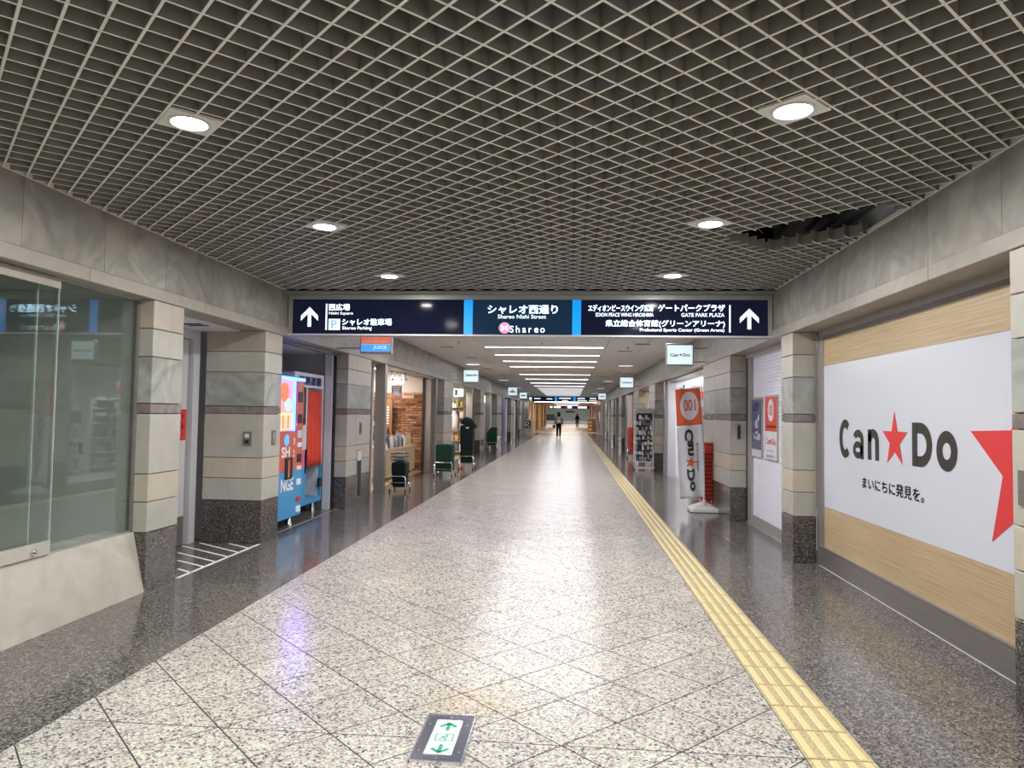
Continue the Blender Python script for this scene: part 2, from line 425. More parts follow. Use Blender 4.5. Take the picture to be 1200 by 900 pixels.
# ================================================================== FLOOR
Y0 = -6.0
floor = struct(box('floor', M_GROUT, (-2.45, 1.06, Y0, YE, -.12, -.0011)))
M_GROUTL = mat('grout_light', (.20, .20, .19), .6)
box('joint_bed', M_GROUTL, (XL-1.4, -2.45, Y0, YE, -.12, -.0009), floor)
box('joint_bed', M_GROUTL, (1.06, XR+.5, Y0, YE, -.12, -.0009), floor)
A = 3.5/13; XE0, XE1, YJ = -2.45, 1.05, 3.30
GAP = .0037
def diamond_tiles():
    near, far = [], []
    jmin = int((Y0-YJ)/A)-1; jmax = int((YE-YJ)/A)+1
    for j in range(jmin, jmax+1):
        for i in range(0, 14):
            if (i+j) % 2 == 1: continue          # vertices are where i+j is odd (from the left edge)
            cx, cy = XE0+i*A, YJ+j*A
            g = A-GAP*1.41
            d = [(cx-g, cy), (cx, cy-g), (cx+g, cy), (cx, cy+g)]
            full = XE0-1e-6 <= cx-A and cx+A <= XE1+1e-6 and Y0 < cy-A and cy+A < YE and j != 0
            parts = [(d, full)]
            if not full:
                q = clip_poly(clip_poly(d, 0, XE0+GAP*.6, False), 0, XE1-GAP*.6, True)
                q = clip_poly(clip_poly(q, 1, Y0, False), 1, YE, True) if len(q) > 2 else q
                if j == 0 and len(q) > 2: parts = [(clip_poly(q, 1, YJ-GAP, True), False), (clip_poly(q, 1, YJ+GAP, False), False)]
                else: parts = [(q, False)]
            for q, fl in parts:
                if len(q) > 2: (near if cy > 1.2 and cy < 10.4 else far).append((q, fl, cx, cy))
    return near, far
near, far = diamond_tiles()
g = A-GAP*1.41
dia = MB().prism([(-g, 0, -.006), (0, -g, -.006), (g, 0, -.006), (0, g, -.006)], (0, 0, .006)).mesh('floor_tile'); dia.materials.append(G_LIGHT)
for q, fl, cx, cy in near:
    if fl:
        link('floor_tile', dia, (cx, cy, 0), floor)
    else: MB().prism([(x, y, -.006) for x, y in q], (0, 0, .006)).build('floor_tile', G_LIGHT, floor)
mb = MB()
for q, fl, cx, cy in far: mb.prism([(x, y, -.006) for x, y in q], (0, 0, .006))
stuff(mb.build('distant_floor_tiles', G_LIGHT, floor))
def slab_rows(x0, x1, nx, ys, name='granite_slab'):
    fmb = MB(); dx = (x1-x0)/nx
    for i in range(nx):
        for k in range(len(ys)-1):
            a, b, c, d = x0+i*dx+GAP*.35, x0+(i+1)*dx-GAP*.35, ys[k]+GAP*.35, ys[k+1]-GAP*.35
            if 1.2 < c < 17: MB().box(a, b, c, d, -.006, 0).build(name, G_DARK, floor)
            else: fmb.box(a, b, c, d, -.006, 0)
    stuff(fmb.build('distant_granite_slabs', G_DARK, floor))
ysl = [YJ + .96*k for k in range(-10, 59)]
ysl = [y for y in ysl if y < YE-.5] + [YE]
slab_rows(XL-.0, XE0, 1, ysl)
slab_rows(XL-1.4, XL, 2, ysl)
ysr = [YJ + .90*k for k in range(-10, 70)]
ysr = [y for y in ysr if y < YE-.5] + [YE]
slab_rows(1.345, 1.95, 1, ysr)
slab_rows(1.95, 2.82, 1, ysr)

# tactile strip
tac = tag(empty('tactile_paving', (1.197, 0, 0)), 'yellow tactile paving strip running down the right side of the floor', 'tactile strip')
def tactile_mesh(L):
    t = MB(); x0, x1 = -.145, .145
    t.box(x0, x1, 0.0035, L-.0035, -.006, .001)
    return t
L = .2895
tb = tactile_mesh(L).mesh('tactile_tile'); tb.materials.append(M_YELLOW); tb.materials.append(M_YBAR)
tbar = MB()
tbar.v = []; base = tactile_mesh(L)
for k in range(4):
    cx = -.109 + k*.0727
    base.add([(cx-.018, .012, .001), (cx+.018, .012, .001), (cx+.018, L-.012, .001), (cx-.018, L-.012, .001),
              (cx-.011, .018, .006), (cx+.011, .018, .006), (cx+.011, L-.018, .006), (cx-.011, L-.018, .006)],
             [(4, 5, 6, 7), (0, 1, 5, 4), (1, 2, 6, 5), (2, 3, 7, 6), (3, 0, 4, 7)])
tb = base.mesh('tactile_tile'); tb.materials.append(M_YELLOW); tb.materials.append(M_YBAR)
for k, p in enumerate(tb.polygons): p.material_index = 0 if k < 6 else 1
y = YJ - L*14; n = 0
tf = MB()
while y < YE:
    if n < 130: link('tactile_tile', tb, (1.197, y, 0), tac)
    else:
        tf.box(1.052, 1.342, y+.002, y+L-.002, -.006, .001)
        for k in range(4): cx = 1.197-.109+k*.0727; tf.box(cx-.018, cx+.018, y+.01, y+L-.01, .001, .006)
    y += L; n += 1
stuff(tf.build('distant_tactile_tiles', M_YELLOW, tac))

# floor exit sign
ex = thing('floor_exit_sign', (-.565, 3.31, 0), 'emergency exit guide light set in the floor with green arrows', 'exit sign')
mb = MB(); x0, x1, y0, y1 = -.68, -.45, 3.07, 3.545
ix0, ix1, iy0, iy1 = -.628, -.503, 3.13, 3.48
h = .009
for (a, b, c, d) in ((x0, ix0, y0, y1), (ix1, x1, y0, y1), (ix0, ix1, y0, iy0), (ix0, ix1, iy1, y1)): mb.box(a, b, c, d, .0, h)
mb.build('frame', M_EXITFRAME, ex)
mb = MB()
for (a, b, c, d) in ((x0-.004, x0+.004, y0-.004, y1+.004), (x1-.004, x1+.004, y0-.004, y1+.004), (x0, x1, y0-.004, y0+.004), (x0, x1, y1-.004, y1+.004),
                     (ix0-.003, ix0+.001, iy0, iy1), (ix1-.001, ix1+.003, iy0, iy1), (ix0, ix1, iy0-.003, iy0+.001), (ix0, ix1, iy1-.001, iy1+.003)): mb.box(a, b, c, d, 0, h+.003)
mb.build('edge_trim', M_CHROME, ex)
for sx in (-.655, -.476):
    for sy in (3.16, 3.43): MB().cyl((sx, sy, h), .006, .002, 10).build('screw', M_CHROME, ex)
for sy in (3.098, 3.513): MB().cyl((-.565, sy, h), .006, .002, 10).build('screw', M_CHROME, ex)
box('glass_panel', M_EXITFACE, (ix0, ix1, iy0, iy1, .0, h-.002), ex)
def arrow(cx, cy, s, z, w=.018):
    def P(x, y): return (cx+x, cy+s*y, z)
    pts = [(-w/2, -.045), (w/2, -.045), (w/2, .012), (.032, -.014), (.045, .0), (0, .045), (-.045, 0), (-.032, -.014), (-w/2, .012)]
    # split in convex pieces
    m = MB()
    t = .0012
    for q in ([(-w/2, -.045), (w/2, -.045), (w/2, .03), (-w/2, .03)], [(0, .045), (-.045, .002), (-.034, -.012), (0, .022)], [(0, .045), (0, .022), (.034, -.012), (.045, .002)]):
        pp = [P(*a) for a in q]
        if s > 0: m.prism(pp, (0, 0, t))
        else: m.prism(pp[::-1], (0, 0, t))
    return m
zf = h-.002
arrow(-.565, 3.42, 1, zf).build('arrow', M_EXITGREEN, ex)
arrow(-.565, 3.19, -1, zf).build('arrow', M_EXITGREEN, ex)
mb = MB(); t = .0012
cx, cy = -.565, 3.305
for (a, b, c, d) in ((-.043, .043, -.036, -.030), (-.043, .043, .030, .036), (-.043, -.037, -.036, .036), (.037, .043, -.036, .036)): mb.box(cx+a, cx+b, cy+c, cy+d, zf, zf+t)
mb.build('door_symbol', M_EXITGREEN, ex)
mb = MB()
mb.cyl((cx+.010, cy+.020, zf), .006, t, 12)
for (p, q) in (((.004, .012), (-.008, -.006)), ((.004, .012), (.018, .002)), ((.004, .010), (-.016, .008)), ((-.006, -.004), (.010, -.012)), ((.010, -.012), (.006, -.026)), ((-.006, -.004), (-.014, -.016)), ((-.014, -.016), (-.028, -.014))):
    d = Vector((q[0]-p[0], q[1]-p[1], 0)).normalized(); nn = Vector((-d.y, d.x, 0))*.0034
    a, b = Vector((cx+p[0], cy+p[1], zf)), Vector((cx+q[0], cy+q[1], zf))
    mb.prism([a-nn, b-nn, b+nn, a+nn], (0, 0, t))
mb.build('running_figure', M_EXITGREEN, ex)

# white tape hatching
hz = thing('floor_hatching', (-3.8, 7.0, 0), 'white tape hatching on the floor in front of the service door', 'floor marking')
def strip2(p, q, w, z0=.0002, z1=.0012):
    a, b = Vector((*p, z0)), Vector((*q, z0)); d = (b-a).normalized(); nn = Vector((-d.y, d.x, 0))*w/2
    return MB().prism([a-nn, b-nn, b+nn, a+nn], (0, 0, z1-z0))
strip2((-3.475, 6.12), (-3.475, 7.79), .035).build('tape_strip', M_TAPE, hz)
for (q, p) in zip([(-3.47, 6.34), (-3.48, 6.59), (-3.48, 6.82), (-3.48, 7.07), (-3.48, 7.30), (-3.48, 7.54)], [(-3.67, 6.47), (-3.88, 6.83), (-4.08, 7.19), (-4.24, 7.55), (-4.15, 7.75), (-3.82, 7.77)]):
    strip2(p, q, .03).build('tape_strip', M_TAPE, hz)

# ================================================================== PLAZA GRID CEILING
ceil_slab = struct(box('ceiling', M_PLENUM, (XL-.5, XR+.5, Y0, YB+.1, 3.75, 3.85)))
LAMPS = [(x, y) for y in (3.41, 5.41, 7.42, 1.41, -.59, -2.59, -4.59) for x in (-1.955, 1.035)]
PU, GH, GT = .1838, .092, .012
LH = .125                                        # half side of lamp plate (in u/v metric /sqrt2)
HOLE = (7.03, 7.96, 2.84, 4.60)
def cut(iv, a, b):
    out = []
    for (p, q) in iv:
        if b <= p or a >= q: out.append((p, q)); continue
        if a > p: out.append((p, a))
        if b < q: out.append((b, q))
    return out
def blade(kind, c):
    # kind 'u': x+y=c (runs along v=y-x);  kind 'v': y-x=c (runs along u=x+y)
    if kind == 'u': lo = max(2*Y0-c, c-2*XR); hi = min(2*(YB-.14)-c, c-2*XL)
    else: lo = max(2*Y0-c, c+2*XL); hi = min(2*(YB-.14)-c, c+2*XR)
    if hi-lo < .03: return None
    iv = [(lo, hi)]
    for lx, ly in LAMPS:
        u, v = lx+ly, ly-lx
        cc, oo = (u, v) if kind == 'u' else (v, u)
        if abs(c-cc) < LH*1.4142: iv = cut(iv, oo-LH*1.4142, oo+LH*1.4142)
    hc0, hc1, ho0, ho1 = (HOLE[0], HOLE[1], HOLE[2], HOLE[3]) if kind == 'u' else (HOLE[2], HOLE[3], HOLE[0], HOLE[1])
    if hc0+.01 < c < hc1-.01: iv = cut(iv, ho0+.02, ho1-.02)
    m = MB()
    s2 = math.sqrt(.5)
    for (p, q) in iv:
        if q-p < .02: continue
        def W(o):
            return ((c-o)/2, (c+o)/2) if kind == 'u' else ((o-c)/2, (o+c)/2)
        a, b = W(p), W(q)
        d = Vector((b[0]-a[0], b[1]-a[1], 0)).normalized(); nn = Vector((-d.y, d.x, 0))*GT/2
        A3, B3 = Vector((*a, ZC)), Vector((*b, ZC))
        off = .0 if kind == 'u' else .0006
        m.prism([A3-nn+Vector((0,0,off)), B3-nn+Vector((0,0,off)), B3+nn+Vector((0,0,off)), A3+nn+Vector((0,0,off))], (0, 0, GH))
    return m if m.v else None
c0u, c0v = 1.099*.985, 4.821*.985
for kind, c0 in (('u', 1.082), ('v', 4.749)):
    k = -120
    while k < 130:
        m = blade(kind, c0+k*PU)
        if m:
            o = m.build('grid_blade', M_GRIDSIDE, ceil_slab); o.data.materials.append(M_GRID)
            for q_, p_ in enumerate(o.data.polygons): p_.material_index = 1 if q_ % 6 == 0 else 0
        k += 1
for (x, nm) in ((XL+.006, 0), (XR-.006, 1)):
    MB().box(x-.006, x+.006, Y0, YB-.12, ZC+.002, ZC+.035).build('edge_angle', M_GRID, ceil_slab)
for nm_, d_ in (('plenum_wall', (XL-.5, XR+.5, YB+.09, YB+.13, 2.96, 3.85)), ('plenum_wall', (XL-.5, XL-.45, Y0, YB+.1, 3.5, 3.85)), ('plenum_wall', (XR+.45, XR+.5, Y0, YB+.1, 3.5, 3.85))):
    box(nm_, M_PLENUM, d_, ceil_slab)
# pipes seen through the open bay
dz = thing('ceiling_conduit', (1.9, 5.7, 3.3), 'grey conduits seen through the opening in the grid ceiling', 'conduit')
MB().box(1.2, 2.4, 6.35, 6.45, 3.35, 3.45).build('channel', M_DUCT, dz)
MB().tube([(1.75, 4.9, 3.22), (1.95, 6.9, 3.22)], .035, 10).build('pipe', M_DUCT, dz)
MB().tube([(2.1, 4.9, 3.30), (2.22, 6.9, 3.30)], .025, 10).build('pipe', M_DUCT, dz)
MB().box(2.15, 2.30, 4.7, 6.9, 3.12, 3.16).build('cable_tray', M_DUCT, dz)
for (p, q) in (((1.36, 5.75, 3.05), (1.30, 5.95, 3.6)), ((1.38, 5.76, 3.05), (1.52, 5.95, 3.6)), ((1.40, 5.70, 3.06), (1.60, 6.1, 3.06))):
    MB().tube([p, q], .004, 5).build('hanger_wire', M_CHROME, dz)

# downlights
def downlight(x, y, label, group='round downlights in the grid ceiling'):
    t = thing('downlight', (x, y, ZC), label, 'ceiling light', group)
    s = LH*1.4142
    m = MB(); n = 32; ri = .093
    # square plate (turned 45 degrees) with a round hole
    outer = []; inner = []
    for k in range(n):
        a = 2*math.pi*k/n; cx_, sx_ = math.cos(a), math.sin(a)
        r = s/(abs(cx_)+abs(sx_)); outer.append((x+cx_*r, y+sx_*r)); inner.append((x+cx_*ri, y+sx_*ri))
    vs = [(a, b, ZC-.001) for a, b in outer] + [(a, b, ZC-.001) for a, b in inner] + [(a, b, ZC+.012) for a, b in outer] + [(a, b, ZC+.012) for a, b in inner]
    fs = []
    for k in range(n):
        j = (k+1) % n
        fs += [(k, j, n+j, n+k), (2*n+k, 3*n+k, 3*n+j, 2*n+j), (k, 2*n+k, 2*n+j, j), (n+k, n+j, 3*n+j, 3*n+k)]
    m.add(vs, fs); m.build('mounting_plate', M_GRID, t)
    MB().ring((x, y, ZC-.007), .088, .104, .012).build('trim_ring', M_PLWHITE, t)
    m = MB(); rings = []
    m.tube([(x, y, ZC+.004), (x, y, ZC+.06)], [.092, .086], 28, False).build('reflector', M_PLWHITE, t)
    MB().cyl((x, y, ZC+.012), .084, .03, 28).build('bulb', M_LAMP, t)
    MB().tube([(x, y, ZC+.0125), (x, y, ZC+.16)], .108, 24, False).cyl((x, y, ZC+.16), .108, .01, 24).build('can', M_DUCT, t)
    area_light(t, (x, y, ZC-.012), .14, P_DOWN, (1, .975, .93), 'lamp_light')
    return t
names = {}
for x, y in LAMPS:
    side = 'left' if x < 0 else 'right'
    if y > 3:
        lab = {3.41: 'nearest', 5.41: 'second', 7.42: 'third'}[y] + ' round downlight in the %s row of the grid ceiling' % side
    else: lab = '%s round downlight of the %s row behind the photographer' % (ORDN[int(round((1.41-y)/2))], side)
    downlight(x, y, lab)

# ================================================================== ARCADE CEILING (beyond the board)
ceil2 = struct(box('ceiling', M_GREYWALL, (XL-.5, XR+.5, YB+.1, YE, ZC+.03, ZC+.2)))
def cpanel(x0, x1, y0, y1): MB().box(x0+.006, x1-.006, y0+.004, y1-.004, ZC+.012, ZC+.031).build('ceiling_panel', M_PANEL, ceil2)
STR = [9.2, 11.3, 13.35, 15.4, 17.45, 19.5, 21.7, 25.85, 29.25, 32.8, 36.2]
yy = YB+.1
XC0, XC1 = -1.94, .74
ends = STR + [YE+.0]
prev = YB+.1
for s_ in STR:
    cpanel(XC0, XC1, prev, s_-.06); prev = s_+.06
cpanel(XC0, XC1, prev, YE)
for s_ in STR:
    for (a, b) in ((XC0, -1.88), (.68, XC1)): MB().box(a+.006, b, s_-.056, s_+.056, ZC+.012, ZC+.031).build('end_filler', M_PANEL, ceil2)
ysec = [YB+.1, 12.6, 16.4, 20.75, 25.1, 29.5, 33.9, 38.3, 42.7, 47.1, 51.5, YE]
for a, b in zip(ysec[:-1], ysec[1:]):
    for (p, q) in ((XL, -2.72), (-2.72, XC0), (XC1, 1.52), (1.52, XR)): cpanel(p, q, a, b)
for i, s_ in enumerate(STR):
    w = .055
    t = thing('strip_light', (-.6, s_, ZC), '%s long fluorescent strip light across the ceiling beyond the sign board' % (ORDN[i-3] if 0 <= i-3 < 13 else 'hidden'), 'ceiling light', 'strip lights across the arcade ceiling')
    if i < 3: t['label'] = '%s strip light across the arcade ceiling, hidden behind the sign board' % ORDN[i]
    MB().box(-1.88, .68, s_-w, s_+w, ZC-.002, ZC+.006).build('diffuser', M_STRIP, t)
    for sy in (-1, 1): MB().box(-1.88, .68, s_+sy*(w+.004)-.004, s_+sy*(w+.004)+.004, ZC+.004, ZC+.03).build('frame', M_PLWHITE, t)
    area_light(t, (-.6, s_, ZC-.004), 2.5, P_STRIP*1.15, (.96, .93, 1), 'lamp_light', .1)
t = thing('luminous_panel', (-.6, 46, ZC), 'wide pale luminous ceiling panel just before the far sign board', 'ceiling light')
box('diffuser', mat('soft_panel', (.8, .8, .85), .5, emit=(.9, .93, 1), es=.45), (-1.85, .65, 38.5, 54, ZC-.004, ZC+.010), t)
box('frame', M_PLWHITE, (-1.88, -1.85, 38.5, 54, ZC-.006, ZC+.010), t); box('frame', M_PLWHITE, (.65, .68, 38.5, 54, ZC-.006, ZC+.010), t)
area_light(t, (-.6, 46.2, ZC-.012), 2.4, 190, (.93, .95, 1), 'lamp_light', 15)
# small side lamps over the shop fronts
k = 0
for ysd in (12.6, 20.8, 30.4, 38.3, 47.1):
    for x in (-2.9, 1.57):
        side = 'left' if x < 0 else 'right'
        t = thing('side_lamp', (x, ysd, ZC), '%s small rectangular ceiling lamp over the %s shop fronts' % (ORDN[k//2], side), 'ceiling light', 'small lamps over the shop fronts')
        box('housing', M_PLWHITE, (x-.22, x+.22, ysd-.2, ysd+.2, ZC-.006, ZC+.011), t)
        box('diffuser', M_STRIP, (x-.19, x+.19, ysd-.15, ysd+.15, ZC-.010, ZC-.0055), t).data.materials[0] = M_SIDEGLOW
        area_light(t, (x, ysd, ZC-.02), .35, P_SIDE, (1, .98, .95), 'lamp_light', .3)
        k += 1
# air slots, sprinklers, detectors
k = 0
for (x, yv) in ((-2.75, 15.5), (1.45, 14.6), (-2.6, 18.4), (1.2, 16.2), (-2.7, 23.0), (1.5, 23.5), (-2.6, 26.5), (1.3, 26.8), (-2.8, 33.5), (1.5, 34)):
    t = thing('air_vent', (x, yv, ZC), '%s small black slot vent in the %s ceiling panels' % (ORDN[k//2], 'left' if x < 0 else 'right'), 'vent', 'slot vents in the arcade ceiling')
    box('frame', M_PLWHITE, (x-.17, x+.17, yv-.08, yv+.08, ZC+.004, ZC+.0115), t)
    for j in range(3): box('slot', M_BLACK, (x-.15, x+.15, yv-.06+j*.045, yv-.03+j*.045, ZC+.001, ZC+.0045), t)
    k += 1
k = 0
for (x, yv) in ((-.6, 14.4), (-.55, 18.5), (-.58, 37.6), (1.2, 15.3), (-2.3, 14.3)):
    t = thing('smoke_detector', (x, yv, ZC), '%s small round sprinkler head on the arcade ceiling' % ORDN[k], 'sprinkler', 'sprinkler heads on the arcade ceiling')
    MB().cyl((x, yv, ZC+.004), .05, .008, 16).build('rosette', M_PLWHITE, t)
    MB().tube([(x, yv, ZC+.004), (x, yv, ZC-.03)], [.012, .02], 10).build('head', M_ALU, t)
    k += 1

# ================================================================== BEAMS OVER SHOP FRONTS
for side, X, s in (('left', XL, -1), ('right', XR, 1)):
    w = struct(MB().box(X+s*.03, X+s*.6, Y0, YE, ZB+.012, 3.78).build('wall_'+side, M_GREYWALL))
    y = 4.17-.80*13 if side == 'left' else 4.82-.80*14
    k = 0
    while y < YE:
        a, b = max(y, Y0), min(y+.80, YE)
        if b > a+.02:
            MB().box(X, X+s*.031, a+.002, b-.002, 2.513, ZC+.03).build('stone_panel', M_FRIEZE, w)
        y += .80
    y = Y0
    step = 1.2
    k = 0
    while y < YE-.1:
        b = min(y+step, YE)
        MB().box(X-s*.012, X+s*.30, y+.0015, b-.0015, ZB, 2.51, bev=.004).build('ledge_block', M_LEDGE, w)
        y += step

# ================================================================== PILLARS
COURSES = [(0, .48, G_BASE, 'granite_base'), (.48, .73, S_PALE, 'stone_block'), (.73, .96, S_CREAM, 'stone_block'), (.96, 1.46, S_PALE, 'stone_block'),
           (1.46, 1.545, S_BAND, 'stone_band'), (1.545, 1.935, S_GREY, 'stone_block'), (1.935, 2.17, S_PALE, 'stone_block'), (2.17, ZB, S_PINK, 'stone_block')]
def pillar(X, s, y0, y1, depth, label, splits=()):
    t = thing('stone_pillar', (X+s*depth/2, (y0+y1)/2, 0), label, 'pillar', 'banded stone pillars along the shop fronts')
    ys = [y0] + list(splits) + [y1]
    MB().box(X+s*.02, X+s*(depth-.01), y0+.02, y1-.02, .0, ZB-.003).build('core', M_GROUT, t)
    for z0, z1, m, nm in COURSES:
        for a, b in zip(ys[:-1], ys[1:]):
            MB().box(X, X+s*depth, a+(.0015 if a != y0 else 0), b-(.0015 if b != y1 else 0), z0+(.003 if z0 else 0), z1-.003, bev=.004).build(nm, m, t)
    return t
def plate(name, o, s, y, z, w, h, label, X=None, facing='x'):
    pass
P1 = pillar(XL, -1, 5.62, 6.08, .145, 'banded stone pillar between the shop window and the service door')
P2 = pillar(XL, -1, 7.80, 8.27, .70, 'banded stone pillar between the service door and the vending machines')
P3 = pillar(XL, -1, 10.82, 12.10, .24, 'banded stone pillar between the vending machines and the brick walled shop', (11.3,))
P4 = pillar(XL, -1, 19.25, 20.65, .26, 'banded stone pillar behind the dark green basket cart', (19.9,))
P5 = pillar(XL, -1, 27.15, 28.3, .26, 'banded stone pillar beyond the beige wooden panel on the left')
P6 = pillar(XL, -1, 33.3, 35.6, .26, 'banded stone pillar just behind the small green cart')
P7 = pillar(XL, -1, 41.2, 42.6, .26, 'banded stone pillar beyond the blue framed shop front')
P8 = pillar(XL, -1, 48.4, 49.8, .26, 'banded stone pillar beside the easel sign far down the left side')
Q0 = pillar(XR, 1, 3.05, 3.96, .30, 'banded stone pillar at the right edge of the picture')
Q1 = pillar(XR, 1, 7.68, 8.08, .24, 'banded stone pillar between the big window and the white shutter')
Q2 = pillar(XR, 1, 10.62, 12.75, .24, 'banded stone pillar beside the red basket stack', (11.7,))
Q3 = pillar(XR, 1, 20.0, 21.5, .24, 'banded stone pillar beside the rack of small goods', (20.75,))
Q4 = pillar(XR, 1, 24.7, 26.8, .24, 'banded stone pillar behind the small red cart')
Q5 = pillar(XR, 1, 33.0, 35.0, .24, 'banded stone pillar beyond the pale pink wall on the right')
Q6 = pillar(XR, 1, 39.2, 41.2, .24, 'second banded stone pillar beyond the pale pink wall')
Q7 = pillar(XR, 1, 46.5, 48.5, .24, 'third banded stone pillar beyond the pale pink wall')
# walls behind the photographer
pl = pillar(XL, -1, -4.0, -3.2, .5, 'banded stone pillar behind the photographer on the left')
pr = pillar(XR, 1, -4.0, -3.2, .5, 'banded stone pillar behind the photographer on the right')

# switch plates on pillars
def wallplate(x0, x1, y0, y1, z0, z1, label, parts):
    t = thing('switch_plate', ((x0+x1)/2, (y0+y1)/2, z0), label, 'switch plate')
    box('cover', M_KICK, (x0, x1, y0, y1, z0, z1), t)
    for nm, m, d in parts: box(nm, m, d, t)
wallplate(-3.705, -3.605, 7.788, 7.80, 1.10, 1.26, 'steel switch plate on the near face of the pillar by the vending machines',
          [('button', M_PLWHITE, (-3.68, -3.63, 7.783, 7.789, 1.19, 1.235)), ('socket', M_BLACK, (-3.68, -3.63, 7.785, 7.789, 1.125, 1.165))])
wallplate(XL, XL+.01, 8.02, 8.12, 1.10, 1.27, 'steel switch plate on the corridor side of the pillar by the vending machines', [('slot', M_ALU, (XL+.009, XL+.014, 8.05, 8.09, 1.13, 1.24))])
wallplate(XL, XL+.01, 11.47, 11.57, 1.13, 1.33, 'small steel plate on the pillar between vending machines and brick shop', [('slot', M_BLACK, (XL+.009, XL+.013, 11.5, 11.54, 1.16, 1.30))])
t = thing('recessed_cabinet', (XL, 11.48, .12), 'narrow dark recessed hydrant panel low on the pillar beside the white post', 'cabinet')
box('frame', M_ALU, (XL, XL+.008, 11.36, 11.60, .11, .88), t); box('door', M_BLACK, (XL+.007, XL+.012, 11.38, 11.58, .12, .70), t); box('upper_cover', M_PLWHITE, (XL+.007, XL+.012, 11.38, 11.58, .71, .86), t)
wallplate(XR-.01, XR, 3.45, 3.9, 1.07, 1.25, 'steel switch plate on the pillar at the right edge of the picture', [('slot', M_BLACK, (XR-.014, XR-.009, 3.55, 3.8, 1.10, 1.22))])
wallplate(2.42, 2.47, 10.61, 10.622, 1.18, 1.4, 'small steel plate on the near face of the pillar beside the red baskets', [('slot', M_BLACK, (2.43, 2.46, 10.607, 10.612, 1.2, 1.38))])

# ================================================================== LEFT: GLASS SHOP WINDOW
XG = -3.61
sill = tag(empty('window_plinth', (XL, 1.0, 0)), 'sloping pale stone plinth under the vacant shop window', 'plinth')
ys = [-3.2, -1.75, -.3, 1.15, 2.6, 4.15, 5.62]
for a, b in zip(ys[:-1], ys[1:]):
    MB().prism([(XL-.0, a+.001, 0), (XG+.03, a+.001, .485), (-3.85, a+.001, .485), (-3.85, a+.001, 0)], (0, b-a-.002, 0)).build('stone_block', S_SILL, sill)
win = struct(empty('window_1', (XG, 4.6, .485)))
box('bottom_rail', M_ALU, (XG-.02, XG+.02, 4.66, 5.60, .485, .50), win)
box('top_rail', M_ALU, (XG-.025, XG+.025, -3.2, 5.60, 2.395, 2.41), win)
box('end_frame', M_KICK, (XG-.02, XG+.02, 5.585, 5.62, .485, 2.41), win)
box('glass_pane', M_GLASS, (XG-.005, XG+.005, 4.665, 5.585, .50, 2.395), win)
# sliding glass door with stone kick plate
door = struct(empty('door_1', (XG+.02, 3.9, .485)))
box('glass_pane', M_GLASS, (XG+.028, XG+.038, 3.30, 4.655, .585, 2.33), door)
box('kick_plate', S_SILL, (XG+.02, XG+.046, 3.30, 4.655, .495, .585), door)
box('head_rail', M_LEDGE, (XG+.018, XG+.048, 3.30, 4.655, 2.33, 2.395), door)
lk = MB().cyl((XG+.046, 4.50, .535), .026, .014, 16, 'x').build('lock', M_CHROME, door)
MB().cyl((XG+.058, 4.50, .535), .012, .018, 10, 'x').build('key_knob', M_CHROME, lk)
box('edge_strip', M_GLASSEDGE, (XG+.027, XG+.039, 4.652, 4.657, .50, 2.395), door)
door2 = struct(empty('door_2', (XG, 2.4, .485)))
box('glass_pane', M_GLASS, (XG-.005, XG+.005, 0.0, 3.28, .50, 2.395), door2)
box('glass_pane', M_GLASS, (XG-.03, XG-.02, 3.2, 4.53, .50, 2.395), door2)
box('edge_strip', M_GLASSEDGE, (XG-.031, XG-.019, 4.525, 4.535, .50, 2.395), door2)
box('glass_pane', M_GLASS, (XG-.005, XG+.005, -3.2, -.02, .50, 2.395), door2)
# vacant room behind
room = struct(empty('wall_vacant_shop', (-6.5, 1.5, 0)))
box('back_wall', M_ROOMGREY, (-5.3, -5.2, -3.3, 7.9, 0, 2.7), room)
box('end_wall', M_ROOMGREY, (-5.2, -3.62, 5.70, 6.07, 0, 2.7), room)
box('end_wall', M_ROOMGREY, (-6.5, -3.9, -3.3, -3.2, 0, 2.7), room)
box('room_ceiling', M_ROOMGREY, (-5.2, -3.66, -3.2, 5.69, 2.5, 2.6), room)
t = thing('vacant_shop_fill', (-4.4, 1.5, 2.49), 'unseen fill panel added to brighten the vacant shop behind the glass', 'ceiling light')  # added fill panel, there only to brighten the room behind the glass
box('diffuser', M_SIDEGLOW, (-4.6, -4.2, .5, 2.5, 2.47, 2.498), t)
area_light(t, (-4.4, 1.5, 2.46), .4, 17, (.93, 1, .97), 'lamp_light', 2.0)
struct(box('floor', mat('vacant_floor', (.33, .33, .30), .35), (-5.2, -3.86, -3.2, 5.69, -.02, .0)))

# ================================================================== LEFT: SERVICE DOOR ALCOVE
alc = struct(empty('wall_alcove', (-4.3, 7.0, 0)))
box('back_wall', M_GREYWALL, (-4.45, -4.33, 6.09, 7.9, 0, 2.6), alc)
box('soffit', M_WHITE, (-4.33, XL-.31, 6.09, 7.79, 2.395, 2.45), alc)
d = struct(empty('door_3', (-4.3, 7.2, 0)))
M_DOORW = mat('door_grey_white', (.56, .56, .60), .45)
box('door_leaf', M_DOORW, (-4.325, -4.285, 6.55, 7.62, .32, 2.28), d)
box('kick_plate', M_KICK, (-4.325, -4.28, 6.55, 7.62, .01, .32), d)
box('door_frame', M_DOORW, (-4.33, -4.24, 7.66, 7.79, 0, 2.395), d)
box('door_frame', M_DOORW, (-4.33, -4.24, 6.42, 6.53, 0, 2.395), d)
box('door_frame', M_DOORW, (-4.33, -4.25, 6.53, 7.66, 2.29, 2.395), d)
box('door_handle', M_CHROME, (-4.285, -4.24, 6.64, 6.68, .95, 1.1), d)
t = thing('red_notice', (-4.28, 7.45, 1.15), 'red notice with white writing taped to the grey service door', 'notice')
